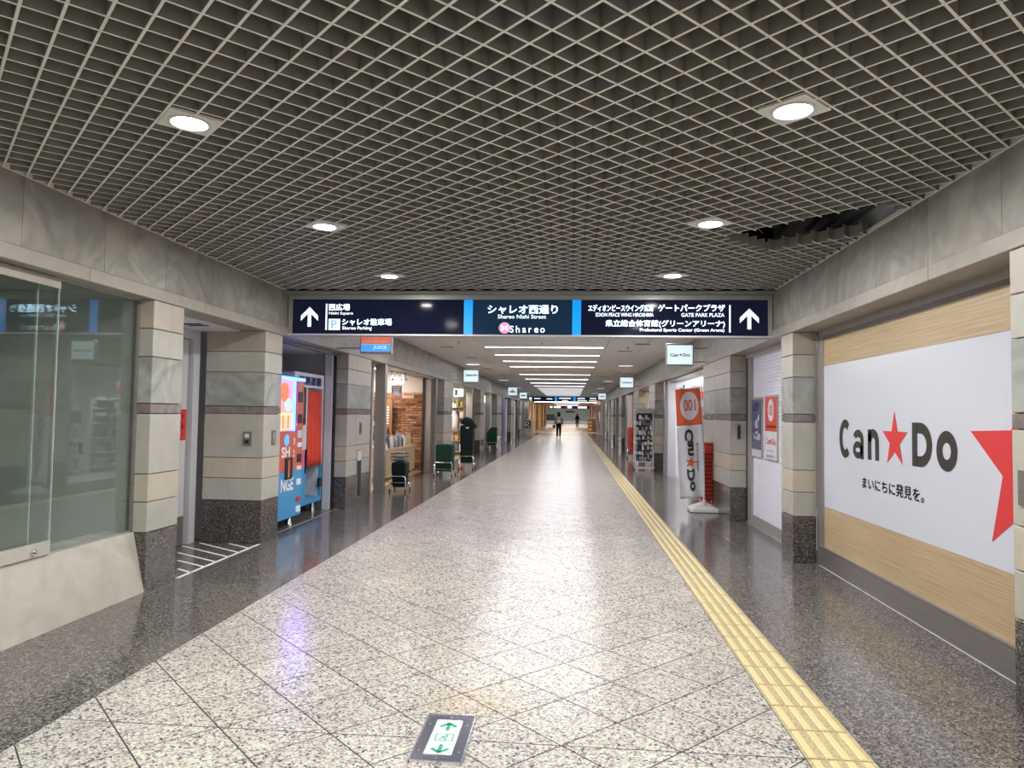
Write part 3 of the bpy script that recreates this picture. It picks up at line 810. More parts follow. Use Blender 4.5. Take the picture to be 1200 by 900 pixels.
box('sheet', M_RED, (-4.283, -4.279, 7.28, 7.61, 1.16, 1.50), t)
text('関係者以外', M_TEXT_W, t, (-4.277, 7.33, 1.39), (0, 1, 0), (0, 0, 1), .23, .06)
text('立入禁止', M_TEXT_W, t, (-4.277, 7.33, 1.29), (0, 1, 0), (0, 0, 1), .23, .06)
text('ください', M_TEXT_W, t, (-4.277, 7.33, 1.20), (0, 1, 0), (0, 0, 1), .23, .05)
t = thing('alcove_light', (-3.95, 7.0, 2.39), 'small black slot vent in the white ceiling of the service alcove', 'vent')
box('slot', M_BLACK, (-4.05, -3.85, 7.05, 7.12, 2.388, 2.396), t); box('slot', M_BLACK, (-4.05, -3.85, 7.2, 7.23, 2.388, 2.396), t)

# ================================================================== LEFT: VENDING ALCOVE
va = struct(empty('wall_vending_alcove', (-4.75, 9.5, 0)))
M_ALCW = mat('alcove_grey', (.42, .42, .45), .5)
box('back_wall', M_ALCW, (-4.9, -4.75, 8.0, 11.0, 0, 2.7), va)
box('end_wall', M_ALCW, (-4.75, -3.80, 10.86, 11.0, 0, 2.7), va)
box('near_wall', M_ALCW, (-4.75, -4.18, 8.0, 8.2, 0, 2.7), va)
box('soffit', M_WHITE, (-4.75, XL-.31, 8.2, 10.86, 2.40, 2.46), va)
box('wall_panel', M_ALCW, (-4.74, -4.72, 8.2, 9.6, 1.9, 2.4), va)
fr = struct(empty('trim_1', (XL-.05, 9.5, 0)))
M_JAMBW = mat('pale_jamb', (.55, .55, .62), .4)
box('jamb', M_JAMBW, (-3.80, -3.69, 10.70, 10.815, 0, 2.40), fr)
box('jamb', M_BLACK, (-3.69, -3.655, 10.76, 10.815, 0, 2.40), fr)
box('head', M_KICK, (-3.72, -3.62, 8.22, 10.82, 2.37, 2.41), fr)
box('floor_track', M_ALU, (XL-.12, XL-.105, 8.22, 10.82, 0, .003), fr)

M_VRED = mat('machine_coral', (.60, .13, .09), .35)
M_VBLUE = mat('machine_blue', (.05, .32, .62), .35)
M_VDISP = mat('display_yellow', (.8, .5, .3), .4, emit=(1, .62, .22), es=.8)
M_VDISP2 = mat('display_pink', (.8, .4, .5), .4, emit=(.80, .35, .33), es=.5)
M_VLED = mat('blue_led', (.02, .05, .8), .4, emit=(.05, .12, 1), es=9)
M_VCY = mat('display_cyan', (.2, .6, .8), .4, emit=(.3, .75, 1), es=1.5)
t = thing('juice_vending_machine', (-4.0, 8.85, 0), 'coral and blue juice vending machine with a lit display and white letters', 'vending machine')
box('body', M_VBLUE, (-4.45, -3.66, 8.30, 9.38, .10, 1.96), t, .01)
MB().box(-3.66, -3.62, 8.30, 9.155, .72, 1.23).build('upper_front', M_VRED, t)
MB().box(-3.66, -3.62, 8.30, 9.155, .12, .718).build('lower_front', M_VBLUE, t)
MB().box(-3.66, -3.622, 9.16, 9.38, .12, .718).build('lower_side_column', M_VBLUE, t)
MB().box(-3.66, -3.622, 9.16, 9.38, .72, 1.94).build('payment_column', M_VRED, t)
dsp = MB().box(-3.66, -3.625, 8.30, 9.02, 1.24, 1.90).build('display', M_VDISP2, t)
MB().box(-3.626, -3.618, 8.50, 8.99, 1.26, 1.48).build('lit_picture', M_VDISP, dsp)
for q in range(6): MB().box(-3.619, -3.614, 8.52+q*.08, 8.56+q*.08, 1.28, 1.44-.02*(q % 2)).build('cup', M_TEXT_W if q % 2 else M_SIGNORANGE, dsp)
MB().cyl((-3.626, 8.74, 1.74), .12, .01, 20, 'x').build('round_logo', M_SIGNORANGE, dsp)
MB().cyl((-3.626, 8.86, 1.58), .08, .012, 20, 'x').build('round_logo', M_VCY, dsp)
MB().box(-3.66, -3.60, 9.02, 9.06, 1.24, 1.93).build('led_strip', M_VLED, t)
MB().box(-3.66, -3.60, 8.30, 9.38, 1.90, 1.94).build('led_strip', M_VLED, t)
MB().cyl((-3.622, 8.84, 1.125), .075, .006, 20, 'x').build('round_sticker', M_SIGNBLUE, t)
for a, b in ((8.80, 9.02),): MB().box(-3.625, -3.60, a, b, .62, .90, bev=.01).build('dispensing_slot', M_BLACK, t)
MB().box(-3.605, -3.598, 8.88, 8.90, .65, .87).build('slot_edge', M_SIGNORANGE, t)
text('FRE', M_TEXT_W, t, (-3.618, 8.305, .905), (0, 1, 0), (0, 0, 1), .31, .135, .03)
text('SH', M_TEXT_W, t, (-3.618, 8.68, .905), (0, 1, 0), (0, 0, 1), .27, .135, .03)
text('ORA', M_TEXT_W, t, (-3.618, 8.305, .47), (0, 1, 0), (0, 0, 1), .31, .17, .03)
text('NGE', M_TEXT_W, t, (-3.618, 8.69, .47), (0, 1, 0), (0, 0, 1), .40, .17, .03)
for (z0, z1, m) in ((1.62, 1.76, M_BLACK), (1.34, 1.46, M_BLACK), (1.14, 1.24, M_PLWHITE), (1.02, 1.08, M_TEXT_W), (.82, .93, M_BLACK), (.72, .77, M_TEXT_W), (.52, .6, M_TEXT_W), (.30, .36, M_RED), (.16, .24, M_TEXT_W)):
    MB().box(-3.624, -3.612, 9.20, 9.34, z0, z1, bev=.003).build('control', m, t)
text('3', M_TEXT_W, t, (-3.618, 9.06, 1.06), (0, 1, 0), (0, 0, 1), .05, .09, .03)
text('2', M_TEXT_W, t, (-3.618, 9.06, .90), (0, 1, 0), (0, 0, 1), .05, .09, .03)
for q in (8.4, 9.25): MB().cyl((-3.74, q, 0), .05, .10, 12, 'z', .02).build('foot', M_CHROME, t)
for q in (8.4, 9.25): MB().cyl((-4.35, q, 0), .05, .10, 12, 'z', .02).build('foot', M_CHROME, t)
area_light(t, (-3.59, 9.25, 1.55), .5, 10, (.28, .20, 1), 'display_light', .5, rot=(0, math.radians(-80), 0))

# photo booth
M_BOOTHW = mat('booth_white', (.62, .62, .68), .4)
M_PINKS = mat('booth_pink', (.70, .13, .25), .4)
t = thing('photo_booth', (-4.2, 10.1, 0), 'white and blue identity photo booth with an orange red curtain', 'photo booth')
box('rear_cabinet', M_BOOTHW, (-4.70, -4.45, 9.55, 10.66, .15, 2.04), t)
box('roof', M_BOOTHW, (-4.45, -3.84, 9.50, 10.66, 1.86, 2.04), t)
box('base', M_VBLUE, (-4.45, -3.80, 9.50, 10.66, .15, .22), t)
hdr = box('header_panel', M_BOOTHW, (-3.84, -3.80, 9.50, 10.66, 1.84, 2.05), t)
M_NAVY = mat('navy_print', (.01, .015, .14), .4)
for q, ch in enumerate('証明写真'):
    box('navy_tile', M_NAVY, (-3.80, -3.797, 9.66+q*.225, 9.86+q*.225, 1.88, 2.0), hdr)
    text(ch, M_TEXT_W, hdr, (-3.796, 9.71+q*.225, 1.90), (0, 1, 0), (0, 0, 1), .10, .08)
box('column', M_BOOTHW, (-3.84, -3.80, 9.95, 10.0, .60, 1.84), t)
box('column', M_VBLUE, (-3.84, -3.80, 10.62, 10.66, .22, .70), t)
box('column', M_BOOTHW, (-3.84, -3.80, 10.62, 10.66, .70, 1.84), t)
box('side_panel', M_BOOTHW, (-3.84, -3.80, 9.50, 9.95, .95, 1.30), t)
MB().prism([(-3.84, 9.50, .62), (-3.84, 10.0, .72), (-3.84, 10.0, .95), (-3.84, 9.50, .95)], (.04, 0, 0)).build('pink_panel', M_PINKS, t)
MB().prism([(-3.84, 9.50, .22), (-3.84, 10.0, .22), (-3.84, 10.0, .72), (-3.84, 9.50, .62)], (.04, 0, 0)).build('lower_panel', M_VBLUE, t)
box('screen', M_BLACK, (-3.84, -3.795, 9.52, 9.93, 1.32, 1.84), t)
box('picture', mat('screen_grey', (.12, .12, .14), .3), (-3.796, -3.792, 9.58, 9.86, 1.4, 1.76), t)
box('inner_wall', M_ALCW, (-4.46, -4.44, 9.55, 10.66, .22, 1.86), t)
box('side_wall', M_BOOTHW, (-4.45, -3.84, 10.62, 10.66, .22, 1.86), t)
m = MB(); n = 34; pts = []
top = []; bot = []
for i in range(n+1):
    f = i/n
    yv = 10.01 + f*.60
    top.append((-3.815+.010*math.sin(f*3.6*2*math.pi), yv, 1.80)); bot.append((-3.80+.030*math.sin(f*3.6*2*math.pi+.5), 10.0+f*.62, .70+.012*math.sin(f*9)))
vs = []
for r_ in range(9):
    g_ = r_/8
    vs += [tuple(a[k]*(1-g_)+b[k]*g_ for k in range(3)) for a, b in zip(top, bot)]
fs = [(r_*(n+1)+i, r_*(n+1)+i+1, (r_+1)*(n+1)+i+1, (r_+1)*(n+1)+i) for r_ in range(8) for i in range(n)]
m.add(vs, fs, True); cur = m.build('curtain', mat('curtain_cloth', (.62, .055, .025), .75), t)
md = cur.modifiers.new('thickness', 'SOLIDIFY'); md.thickness = .004
MB().tube([(-3.815, 10.0, 1.815), (-3.815, 10.63, 1.815)], .008, 8).build('curtain_rail', M_CHROME, t)
for q in range(5): MB().ring((-3.815, 10.08+q*.12, 1.805), .008, .014, .006, 10).build('curtain_ring', M_PLWHITE, t)
for q in (9.6, 10.55):
    for xx in (-3.9, -4.6): MB().cyl((xx, q, 0), .045, .15, 12, 'z', .02).build('foot', M_CHROME, t)
box('coin_box', M_BLACK, (-3.80, -3.77, 10.48, 10.60, .36, .50), t)

# ================================================================== LEFT: POST AND STEEL BEFORE THE CAFE
M_RECESSST = M_STEEL
rc = struct(empty('trim_2', (-3.72, 12.6, 0)))
box('recess_panel', M_STEEL, (-3.78, -3.74, 12.10, 13.1, 0, 2.41), rc)
box('steel_jamb', M_STEEL, (-3.69, -3.50, 13.15, 13.30, 0, 2.41), rc)
MB().tube([(-3.715, 13.08, 0), (-3.715, 13.08, 2.41)], .022, 12).build('post', mat('post_pale', (.66, .62, .60), .35), rc)

# cafe room (13.3 .. 18.4)
def room_box(name, x0, x1, y0, y1, wall, z1=2.62, floor_m=M_SHOPFLOOR, ends=(True, True), ceil_m=None):
    """x0 is the shop front, x1 the back wall"""
    s = 1 if x1 > x0 else -1
    r_ = struct(empty(name, ((x0+x1)/2, (y0+y1)/2, 0)))
    box('back_wall', wall, (x1, x1+s*.1, y0, y1, 0, z1), r_)
    if ends[0]: box('end_wall', wall, (x0, x1, y0-.09, y0-.005, 0, z1), r_)
    if ends[1]: box('end_wall', wall, (x0, x1, y1+.005, y1+.09, 0, z1), r_)
    box('shop_ceiling', ceil_m or M_PANEL, (x0, x1, y0, y1, z1, z1+.08), r_)
    f_ = struct(box('floor', floor_m, (x0, x1, y0, y1, -.03, .001)))
    return r_
def shop_light(name, x, y, z, w, l, power, col, label, es=4):
    t = thing(name, (x, y, z), label, 'ceiling light')
    box('housing', M_PLWHITE, (x-w/2-.02, x+w/2+.02, y-l/2-.02, y+l/2+.02, z+.004, z+.03), t)
    box('diffuser', M_STRIP, (x-w/2, x+w/2, y-l/2, y+l/2, z-.002, z+.005), t)
    area_light(t, (x, y, z-.01), w, power, col, 'lamp_light', l)
cafe = room_box('wall_cafe', -3.79, -7.6, 13.32, 18.42, M_OFFWHITE, floor_m=mat('cafe_floor', (.62, .45, .22), .3))
shop_light('cafe_ceiling_light', -5.0, 14.8, 2.60, .3, 1.2, 55, (1, .86, .72), 'nearer ceiling light inside the brick walled shop')
shop_light('cafe_ceiling_light', -5.0, 17.2, 2.60, .3, 1.2, 55, (1, .86, .72), 'farther ceiling light inside the brick walled shop')
bw = struct(box('wall_brick', mat('brick_mortar', (.50, .38, .29), .8), (-5.25, -3.80, 18.385, 18.414, 0, 2.03)))
BR = [stone('brick_%d' % i, tuple(.85*q for q in c), c, 14, .75, tint=.14) for i, c in enumerate([(.36, .15, .07), (.27, .095, .045), (.46, .23, .11), (.10, .045, .03)])]
rowh = .0675; z = .003; rr = 0
bm_ = MB().box(-.098, .098, 0, .028, 0, rowh-.017, bev=.003)
bms = []
for m_ in BR:
    q = bm_.mesh('brick'); q.materials.append(m_); bms.append(q)
hb = MB().box(-.045, .045, 0, .028, 0, rowh-.017, bev=.003)
hbs = []
for m_ in BR:
    q = hb.mesh('brick'); q.materials.append(m_); hbs.append(q)
while z < 2.0:
    x = -3.80 - (.107 if rr % 2 == 0 else .0)
    if rr % 2: link('brick', R.choices(hbs, (4, 3, 3, 1))[0], (-3.80-.0505, 18.357+R.uniform(-.003, .003), z), bw); x = -3.80-.103-.107
    while x > -5.2:
        link('brick', R.choices(bms, (4, 3, 3, 1))[0], (x, 18.357+R.uniform(-.004, .003), z), bw); x -= .214
    z += rowh; rr += 1
# cafe front far jambs
fj = struct(empty('trim_3', (-3.65, 18.3, 0)))
box('dark_jamb', M_BLACK, (-3.80, -3.755, 17.95, 18.35, 0, 2.41), fj)
box('steel_jamb', M_STEEL, (-3.755, -3.60, 18.05, 18.25, 0, 2.41), fj)
box('steel_jamb', M_KICK, (-3.60, -3.50, 18.25, 18.42, 0, 2.41), fj)
box('recess_panel', M_STEEL, (-3.78, -3.70, 18.42, 19.25, 0, 2.41), fj)
box('head', M_KICK, (-3.70, -3.52, 13.3, 18.05, 2.375, 2.41), fj)

# cafe letters, poster, frame
lt = tag(empty('shop_sign', (-3.7, 15.0, 2.1)), 'raised white shop lettering hanging inside the brick walled shop', 'sign')
text('Cafet', M_BTXT, lt, (-3.88, 15.0, 2.12), (1, 0, 0), (0, 0, 1), .23, .19, .06)
text('b', M_BTXT, lt, (-3.63, 15.0, 2.12), (1, 0, 0), (0, 0, 1), .06, .2, .06)
box('rail', M_BLACK, (-3.9, -3.52, 15.01, 15.02, 2.20, 2.22), lt)
MB().tube([(-3.56, 15.02, 2.22), (-3.56, 15.02, 2.61)], .008, 6).build('hanger', M_BLACK, lt)
MB().tube([(-3.86, 15.02, 2.22), (-3.86, 15.02, 2.61)], .008, 6).build('hanger', M_BLACK, lt)
t = thing('banner_poster', (-3.80, 15.3, 1.84), 'blue and pink poster hanging under the white shop lettering', 'poster')
box('sheet', mat('poster_blue', (.10, .17, .32), .5), (-3.93, -3.70, 15.3, 15.31, 1.93, 2.09), t)
box('lower_sheet', mat('poster_pink', (.50, .30, .38), .5), (-3.93, -3.70, 15.3, 15.31, 1.84, 1.93), t)
for q in range(4): box('print_line', M_YBAR if q < 2 else M_TEXT_W, (-3.90+.01*q, -3.73-.01*q, 15.296, 15.30, 2.04-q*.05, 2.06-q*.05), t)
MB().tube([(-3.815, 15.30, 2.09), (-3.815, 15.32, 2.61)], .003, 5).build('string', M_BLACK, t)
t = thing('picture_frame', (-4.26, 18.33, 1.88), 'small pale framed menu near the top of the brick wall', 'picture')
box('frame', M_TAN, (-4.42, -4.10, 18.335, 18.353, 1.87, 2.04), t); box('print', mat('sepia_print', (.60, .40, .30), .6), (-4.40, -4.12, 18.331, 18.336, 1.89, 2.02), t)
box('dark_band', M_WOODD, (-4.38, -4.14, 18.328, 18.332, 1.96, 2.0), t)
t = thing('poster_board', (-4.95, 18.1, 0), 'tall tan menu panel with white writing at the left end of the brick wall', 'sign')
box('panel', M_WOODD, (-5.05, -4.62, 18.1, 18.14, .0, 1.85), t)
for q in range(7): box('print_line', M_TEXT_W, (-4.92+.03*(q % 3), -4.70, 18.094, 18.1, 1.2+q*.07, 1.235+q*.07), t)

# cafe display table and goods
t = thing('display_table', (-4.5, 16.4, 0), 'long wood fronted display table inside the brick walled shop', 'table')
box('top', mat('table_top_wood', (.62, .44, .32), .4), (-5.2, -3.93, 14.85, 17.9, .66, .70), t, .004)
box('side_panel', M_WOODH, (-3.975, -3.95, 14.9, 17.85, .08, .66), t)
box('front_panel', mat('table_front_peach', (.66, .40, .30), .5), (-5.15, -3.975, 14.9, 14.93, .08, .66), t)
box('back_panel', M_WOODH, (-5.15, -5.12, 14.93, 17.85, .08, .66), t)
for xx in (-5.05, -4.05):
    for yq in (15.0, 17.7): MB().cyl((xx, yq, 0), .03, .08, 10).build('castor', M_RUBBER, t)
box('raised_tier', mat('tier_wood', (.50, .34, .22), .4), (-5.0, -4.45, 15.2, 17.5, .70, .86), t)
def jar_mesh(m, r, h):
    q = MB(); n = 10; prof = [(r*.9, 0), (r, h*.1), (r, h*.72), (r*.7, h*.82), (r*.7, h)]
    secs = [[(a*math.cos(2*math.pi*k/n), a*math.sin(2*math.pi*k/n), z) for k in range(n)] for a, z in prof]
    q.loft(secs, True); me = q.mesh('jar'); me.materials.append(m); return me
def pack_mesh(m, w, d, h):
    q = MB(); secs = [[(-w/2, -d/2, 0), (w/2, -d/2, 0), (w/2, d/2, 0), (-w/2, d/2, 0)], [(-w*.52, -d*.5, h*.6), (w*.52, -d*.5, h*.6), (w*.52, d*.5, h*.6), (-w*.52, d*.5, h*.6)], [(-w*.5, -d*.04, h), (w*.5, -d*.04, h), (w*.5, d*.04, h), (-w*.5, d*.04, h)]]
    q.loft(secs); me = q.mesh('snack_pack'); me.materials.append(m); return me
jars = [jar_mesh(GOODS[k], .045, .14) for k in (0, 5, 8, 3, 4)]
packs = [pack_mesh(GOODS[k], .12, .06, .19) for k in (0, 7, 9, 2, 4, 1)]
for i in range(3, 16):
    for j in range(2):
        k_ = R.randrange(6); isj = (i*2+j) % 4 == 0
        me = jars[k_ % 5] if isj else packs[k_]
        cn = (['pale', 'blue', 'black', 'red', 'yellow'][k_ % 5]) if isj else ['pale', 'white', 'grey', 'black', 'yellow', 'dark grey'][k_]
        o = link('jar' if isj else 'snack_pack', me, (-4.05-.15*j, 15.02+i*.178, .7005)); o.rotation_euler = (0, 0, R.uniform(-.3, .3)+1.57); o.scale = (1.1, 1.1, R.uniform(1.0, 1.9))
        tag(o, '%s %s, %s from the near end in the %s row along the table edge' % (cn, 'jar' if isj else 'packet', ORDN2[i], ['front', 'second'][j]), 'goods', 'goods along the edge of the display table')
for i in range(10):
    for j in range(3):
        k_ = R.randrange(6); me = packs[k_]
        o = link('snack_pack', me, (-4.52-.15*j, 15.32+i*.225, .8605)); o.rotation_euler = (0, 0, R.uniform(-.3, .3)+1.57); o.scale = (1.2, 1, 1.2+.35*j+R.uniform(0, .5))
        tag(o, '%s packet, %s from near end in the %s row on the raised tier' % (['pale', 'white', 'grey', 'black', 'yellow', 'dark grey'][k_], ORDN2[i], ['front', 'middle', 'back'][j]), 'goods', 'packets on the raised tier of the display table')
t = thing('price_sign', (-4.3, 14.95, .70), 'grey sign card standing at the near end of the display table', 'sign')
box('card', GOODS[1], (-4.42, -4.08, 14.93, 14.95, .702, .83), t); box('print', M_TEXT_W, (-4.38, -4.12, 14.926, 14.93, .74, .79), t)
t = thing('gift_pyramid', (-4.12, 15.17, .70), 'pointed orange topped stack of gift packs on the display table', 'goods')
for q in range(4): MB().cyl((-4.12, 15.17, .7005+q*.14), .17-.035*q, .138, 10, 'z', .14-.035*q if q < 3 else .01).build('pack', [GOODS[7], GOODS[3], GOODS[9], M_ORANGE][q], t)

# ================================================================== SHOP D (20.7 .. 25)
shd = room_box('wall_goods_shop', -3.75, -6.5, 20.7, 25.6, M_OFFWHITE)
shop_light('shop_ceiling_light', -4.4, 22.8, 2.60, .3, 2.0, 90, (1, .93, .82), 'ceiling light of the goods shop behind the tall black cart')
t = thing('goods_shelf', (-5.2, 25.3, 0), 'tall tan display shelves at the back of the goods shop', 'shelf')
box('back_board', M_TAN, (-5.4, -3.8, 25.50, 25.54, .0, 1.95), t)
for q in range(5): box('shelf_board', M_WOODH, (-5.4, -3.8, 25.2, 25.5, .12+q*.40, .15+q*.40), t)
for xx in (-5.4, -4.6, -3.82): box('upright', M_WOODH, (xx, xx+.02, 25.2, 25.5, 0, 1.95), t)
gm = []
for k in range(10):
    q = MB().box(-.06, .06, -.06, .06, 0, .2, bev=.012).mesh('goods_box'); q.materials.append(GOODS[k]); gm.append(q)
for q in range(5):
    for j in range(9):
        if abs(-5.28+j*.17+4.59) < .07: continue
        k_ = R.randrange(10); o = link('goods_box', gm[k_], (-5.28+j*.17, 25.33, .1505+q*.40)); o.scale = (R.uniform(.8, 1.2), 1, R.uniform(.7, 1.5))
        tag(o, '%s item, %s from left on %s tan shelf in the goods shop' % (CN[k_], ORDN2[j], ORDN2[q]), 'goods', 'items on the goods shop shelves')
t = thing('hanging_sign', (-3.9, 24.9, 2.2), 'white lit sign panel high inside the goods shop', 'sign')
box('panel', M_SIGNFACE, (-4.15, -3.80, 24.9, 24.94, 2.10, 2.38), t); box('print', M_SIGNDARK, (-4.1, -4.02, 24.89, 24.9, 2.14, 2.34), t); MB().tube([(-3.97, 24.92, 2.38), (-3.97, 24.92, 2.61)], .01, 6).build('hanger', M_BLACK, t)
t = thing('white_hat_stand', (-3.92, 23.6, 0), 'white hat on a stand of garments inside the goods shop', 'stand')
MB().tube([(-3.92, 23.6, 0), (-3.92, 23.6, 1.72)], .015, 8).build('pole', M_CHROME, t)
MB().loft([[(-3.92+r*math.cos(a*math.pi/6), 23.6+r*math.sin(a*math.pi/6), z) for a in range(12)] for r, z in ((.16, 1.70), (.16, 1.71), (.09, 1.72), (.08, 1.80), (.02, 1.83))], True).build('hat', GOODS[7], t)
MB().loft([[(-3.92+r*math.cos(a*math.pi/6), 23.6+r*.6*math.sin(a*math.pi/6), z) for a in range(12)] for r, z in ((.14, .9), (.16, 1.1), (.15, 1.4), (.06, 1.6))], True).build('garment', GOODS[0], t)
t = thing('magazine_stand', (-3.95, 22.6, 0), 'white wire stand of leaflets inside the goods shop', 'stand')
box('frame', M_PLWHITE, (-4.1, -3.82, 22.62, 22.66, 0, 1.25), t)
for q in range(4): MB().box(-4.09, -3.83, 22.54, 22.62, .25+q*.25, .42+q*.25).build('pocket', GOODS[[0, 5, 3, 7][q]], t)
fj = struct(empty('trim_4', (-3.6, 25.4, 0)))
box('steel_jamb', M_STEEL, (-3.72, -3.50, 25.0, 25.2, 0, 2.41), fj)
box('steel_jamb', M_STEEL, (-3.72, -3.50, 20.66, 20.74, 0, 2.41), fj)
box('wooden_panel', M_TAN, (-3.78, -3.72, 25.6, 27.15, .0, 2.41), fj)
box('wooden_kick', M_WOODD, (-3.72, -3.71, 25.6, 27.15, 0, .35), fj)
box('steel_jamb', M_KICK, (-3.72, -3.50, 25.6, 25.7, 0, 2.41), fj)

# ================================================================== FAR LEFT FRONTS
def front(side, k, y0, y1, m, X, extra=()):
    s = -1 if side == 'left' else 1
    t = struct(empty('trim_%d' % k, (X, (y0+y1)/2, 0)))
    box('infill_panel', m, (X, X+s*.06, y0, y1, 0, 2.41), t)
    for (a, b, mm, zz0, zz1, dd) in extra:
        box('front_strip', mm, (X-s*dd, X, a, b, zz0, zz1), t)
    return t
M_DARKF = mat('dark_front', (.05, .05, .055), .3)
M_BLUEF = mat('blue_front', (.03, .05, .35), .4)
M_YELF = mat('yellow_front', (.35, .33, .08), .5)
front('left', 5, 28.3, 33.3, M_GREYWALL, -3.75, [(28.35, 28.6, M_OFFWHITE, 0, 2.4, .12), (30.9, 31.3, M_STEEL, 0, 2.41, .2), (31.9, 32.2, M_OFFWHITE, 0, 2.41, .12), (28.7, 30.8, M_BOOTHW, .2, 2.0, .02)])
t = thing('lit_poster', (-3.72, 29.8, 2.0), 'small lit cream sign above the posters by the green cart', 'sign')
box('panel', mat('sign_cream', (.8, .7, .5), .4, emit=(1, .85, .6), es=1.2), (-3.73, -3.70, 28.9, 30.6, 1.98, 2.3), t); box('print', M_SIGNDARK, (-3.70, -3.698, 29.5, 29.8, 2.02, 2.27), t)
t = thing('window_posters', (-3.72, 29.5, .9), 'pink and blue poster in the shop front behind the green cart', 'poster')
box('sheet', GOODS[7], (-3.728, -3.722, 28.9, 30.6, .5, 1.6), t)
for q in range(5): box('print', [M_RED, GOODS[5], GOODS[6], GOODS[3], GOODS[9]][q], (-3.722, -3.719, 29.0+q*.3, 29.2+q*.3, .6+.15*(q % 3), 1.1+.1*q), t)
front('left', 6, 35.6, 41.2, M_KICK, -3.75, [(35.9, 37.2, M_BLUEF, 0, 2.41, .28), (37.4, 38.2, M_GREYWALL, 0, 2.35, .1), (38.3, 39.2, M_YELF, .3, 2.3, .12), (39.4, 40.0, M_OFFWHITE, 0, 2.35, .15), (40.2, 40.9, M_BLUEF, 0, 2.41, .1)])
front('left', 7, 42.6, 48.4, M_GREYWALL, -3.75, [(43.2, 43.9, M_STEEL, 0, 2.41, .25), (45.0, 46.2, M_OFFWHITE, 0, 2.35, .15), (46.6, 48.2, M_BLACK, 0, 2.41, .2)])
front('left', 8, 49.8, YE, M_DARKF, -3.75, [(50.6, 51.3, M_STEEL, 0, 2.41, .25), (53.0, 53.8, M_STEEL, 0, 2.41, .25), (54.5, 59.3, M_DARKF, 0, 2.41, .22)])
# right side
front('right', 9, 26.8, 33.0, M_GREYWALL, 2.60, [(27.3, 27.7, M_STEEL, 0, 2.41, .2), (28.0, 30.2, mat('pale_pink_wall', (.75, .60, .55), .5), 0, 2.35, .22), (30.6, 31.2, M_STEEL, 0, 2.41, .2), (31.8, 32.6, M_KICK, 0, 2.41, .15)])
front('right', 10, 35.0, 39.2, M_DARKF, 2.60, [(35.5, 36.2, M_STEEL, 0, 2.41, .2), (36.6, 37.3, M_YELF, .9, 2.2, .1), (38.2, 38.9, M_STEEL, 0, 2.41, .2)])
front('right', 11, 41.2, 46.5, M_DARKF, 2.60, [(41.8, 43.0, M_STEEL, 0, 2.41, .2), (44.8, 45.6, M_OFFWHITE, 0, 2.41, .24)])
front('right', 12, 48.5, YE, M_DARKF, 2.60, [(50.0, 50.8, M_STEEL, 0, 2.41, .2), (53.0, 54.0, M_STEEL, 0, 2.41, .2), (55.0, 56.2, M_OFFWHITE, 0, 2.41, .24)])

# ================================================================== RIGHT: BIG LOGO WINDOW (3.96 .. 7.68)
XW = 2.58
w1 = struct(empty('window_2', (XW, 5.8, 0)))
box('kick_plate', M_KICK, (XW-.02, XW+.06, 3.97, 7.62, 0, .195), w1)
box('caulk_line', M_PLWHITE, (XW-.026, XW-.018, 3.97, 7.62, 0, .004), w1)
box('sill_strip', M_STEEL, (XW-.026, XW+.06, 3.97, 7.62, .195, .207), w1)
box('head', M_LEDGE, (XW-.02, XW+.06, 3.97, 7.62, 2.345, 2.41), w1)
box('head_track', M_KICK, (XW-.012, XW+.06, 3.97, 7.50, 2.315, 2.345), w1)
box('steel_jamb', M_STEEL, (XW-.01, XW+.06, 7.50, 7.62, .207, 2.345), w1)
box('dark_reveal', M_BLACK, (XR+.245, XW+.06, 7.62, 7.675, 0, 2.41), w1)
box('steel_strip', M_STEEL, (XW-.03, XW-.01, 7.58, 7.62, 0, 2.36), w1)
box('backing', M_GREYWALL, (XW+.03, XW+.10, 3.97, 7.60, 0, 2.41), w1)
pa = thing('wood_panel', (XW+.01, 5.7, .2), 'light oak lower panel of the logo covered shop window', 'panel')
box('board', M_WOODH, (XW, XW+.03, 3.97, 7.50, .207, .61), pa)
pa = thing('wood_panel', (XW+.01, 5.7, 2.04), 'light oak upper panel of the logo covered shop window', 'panel')
box('board', M_WOODH, (XW, XW+.03, 3.97, 7.50, 2.04, 2.315), pa)
gl = thing('logo_panel', (XW, 5.7, .61), 'big white window film with a black and red star logo', 'signboard')
MF = mat('white_film', (.58, .605, .69), .25)
for a, b in ((3.97, 4.38), (4.383, 7.50)): box('white_film', MF, (XW-.001, XW+.03, a, b, .612, 2.038), gl)
RT, UP = (0, -1, 0), (0, 0, 1)      # on the right wall text runs towards the viewer
def rt(body, m, y0, y1, z0, z1, x, parent, bold=.03, name='lettering'):
    return text(body, m, parent, (x, y0, z0), RT, UP, y0-y1, z1-z0, bold, name)
XT = XW-.0035
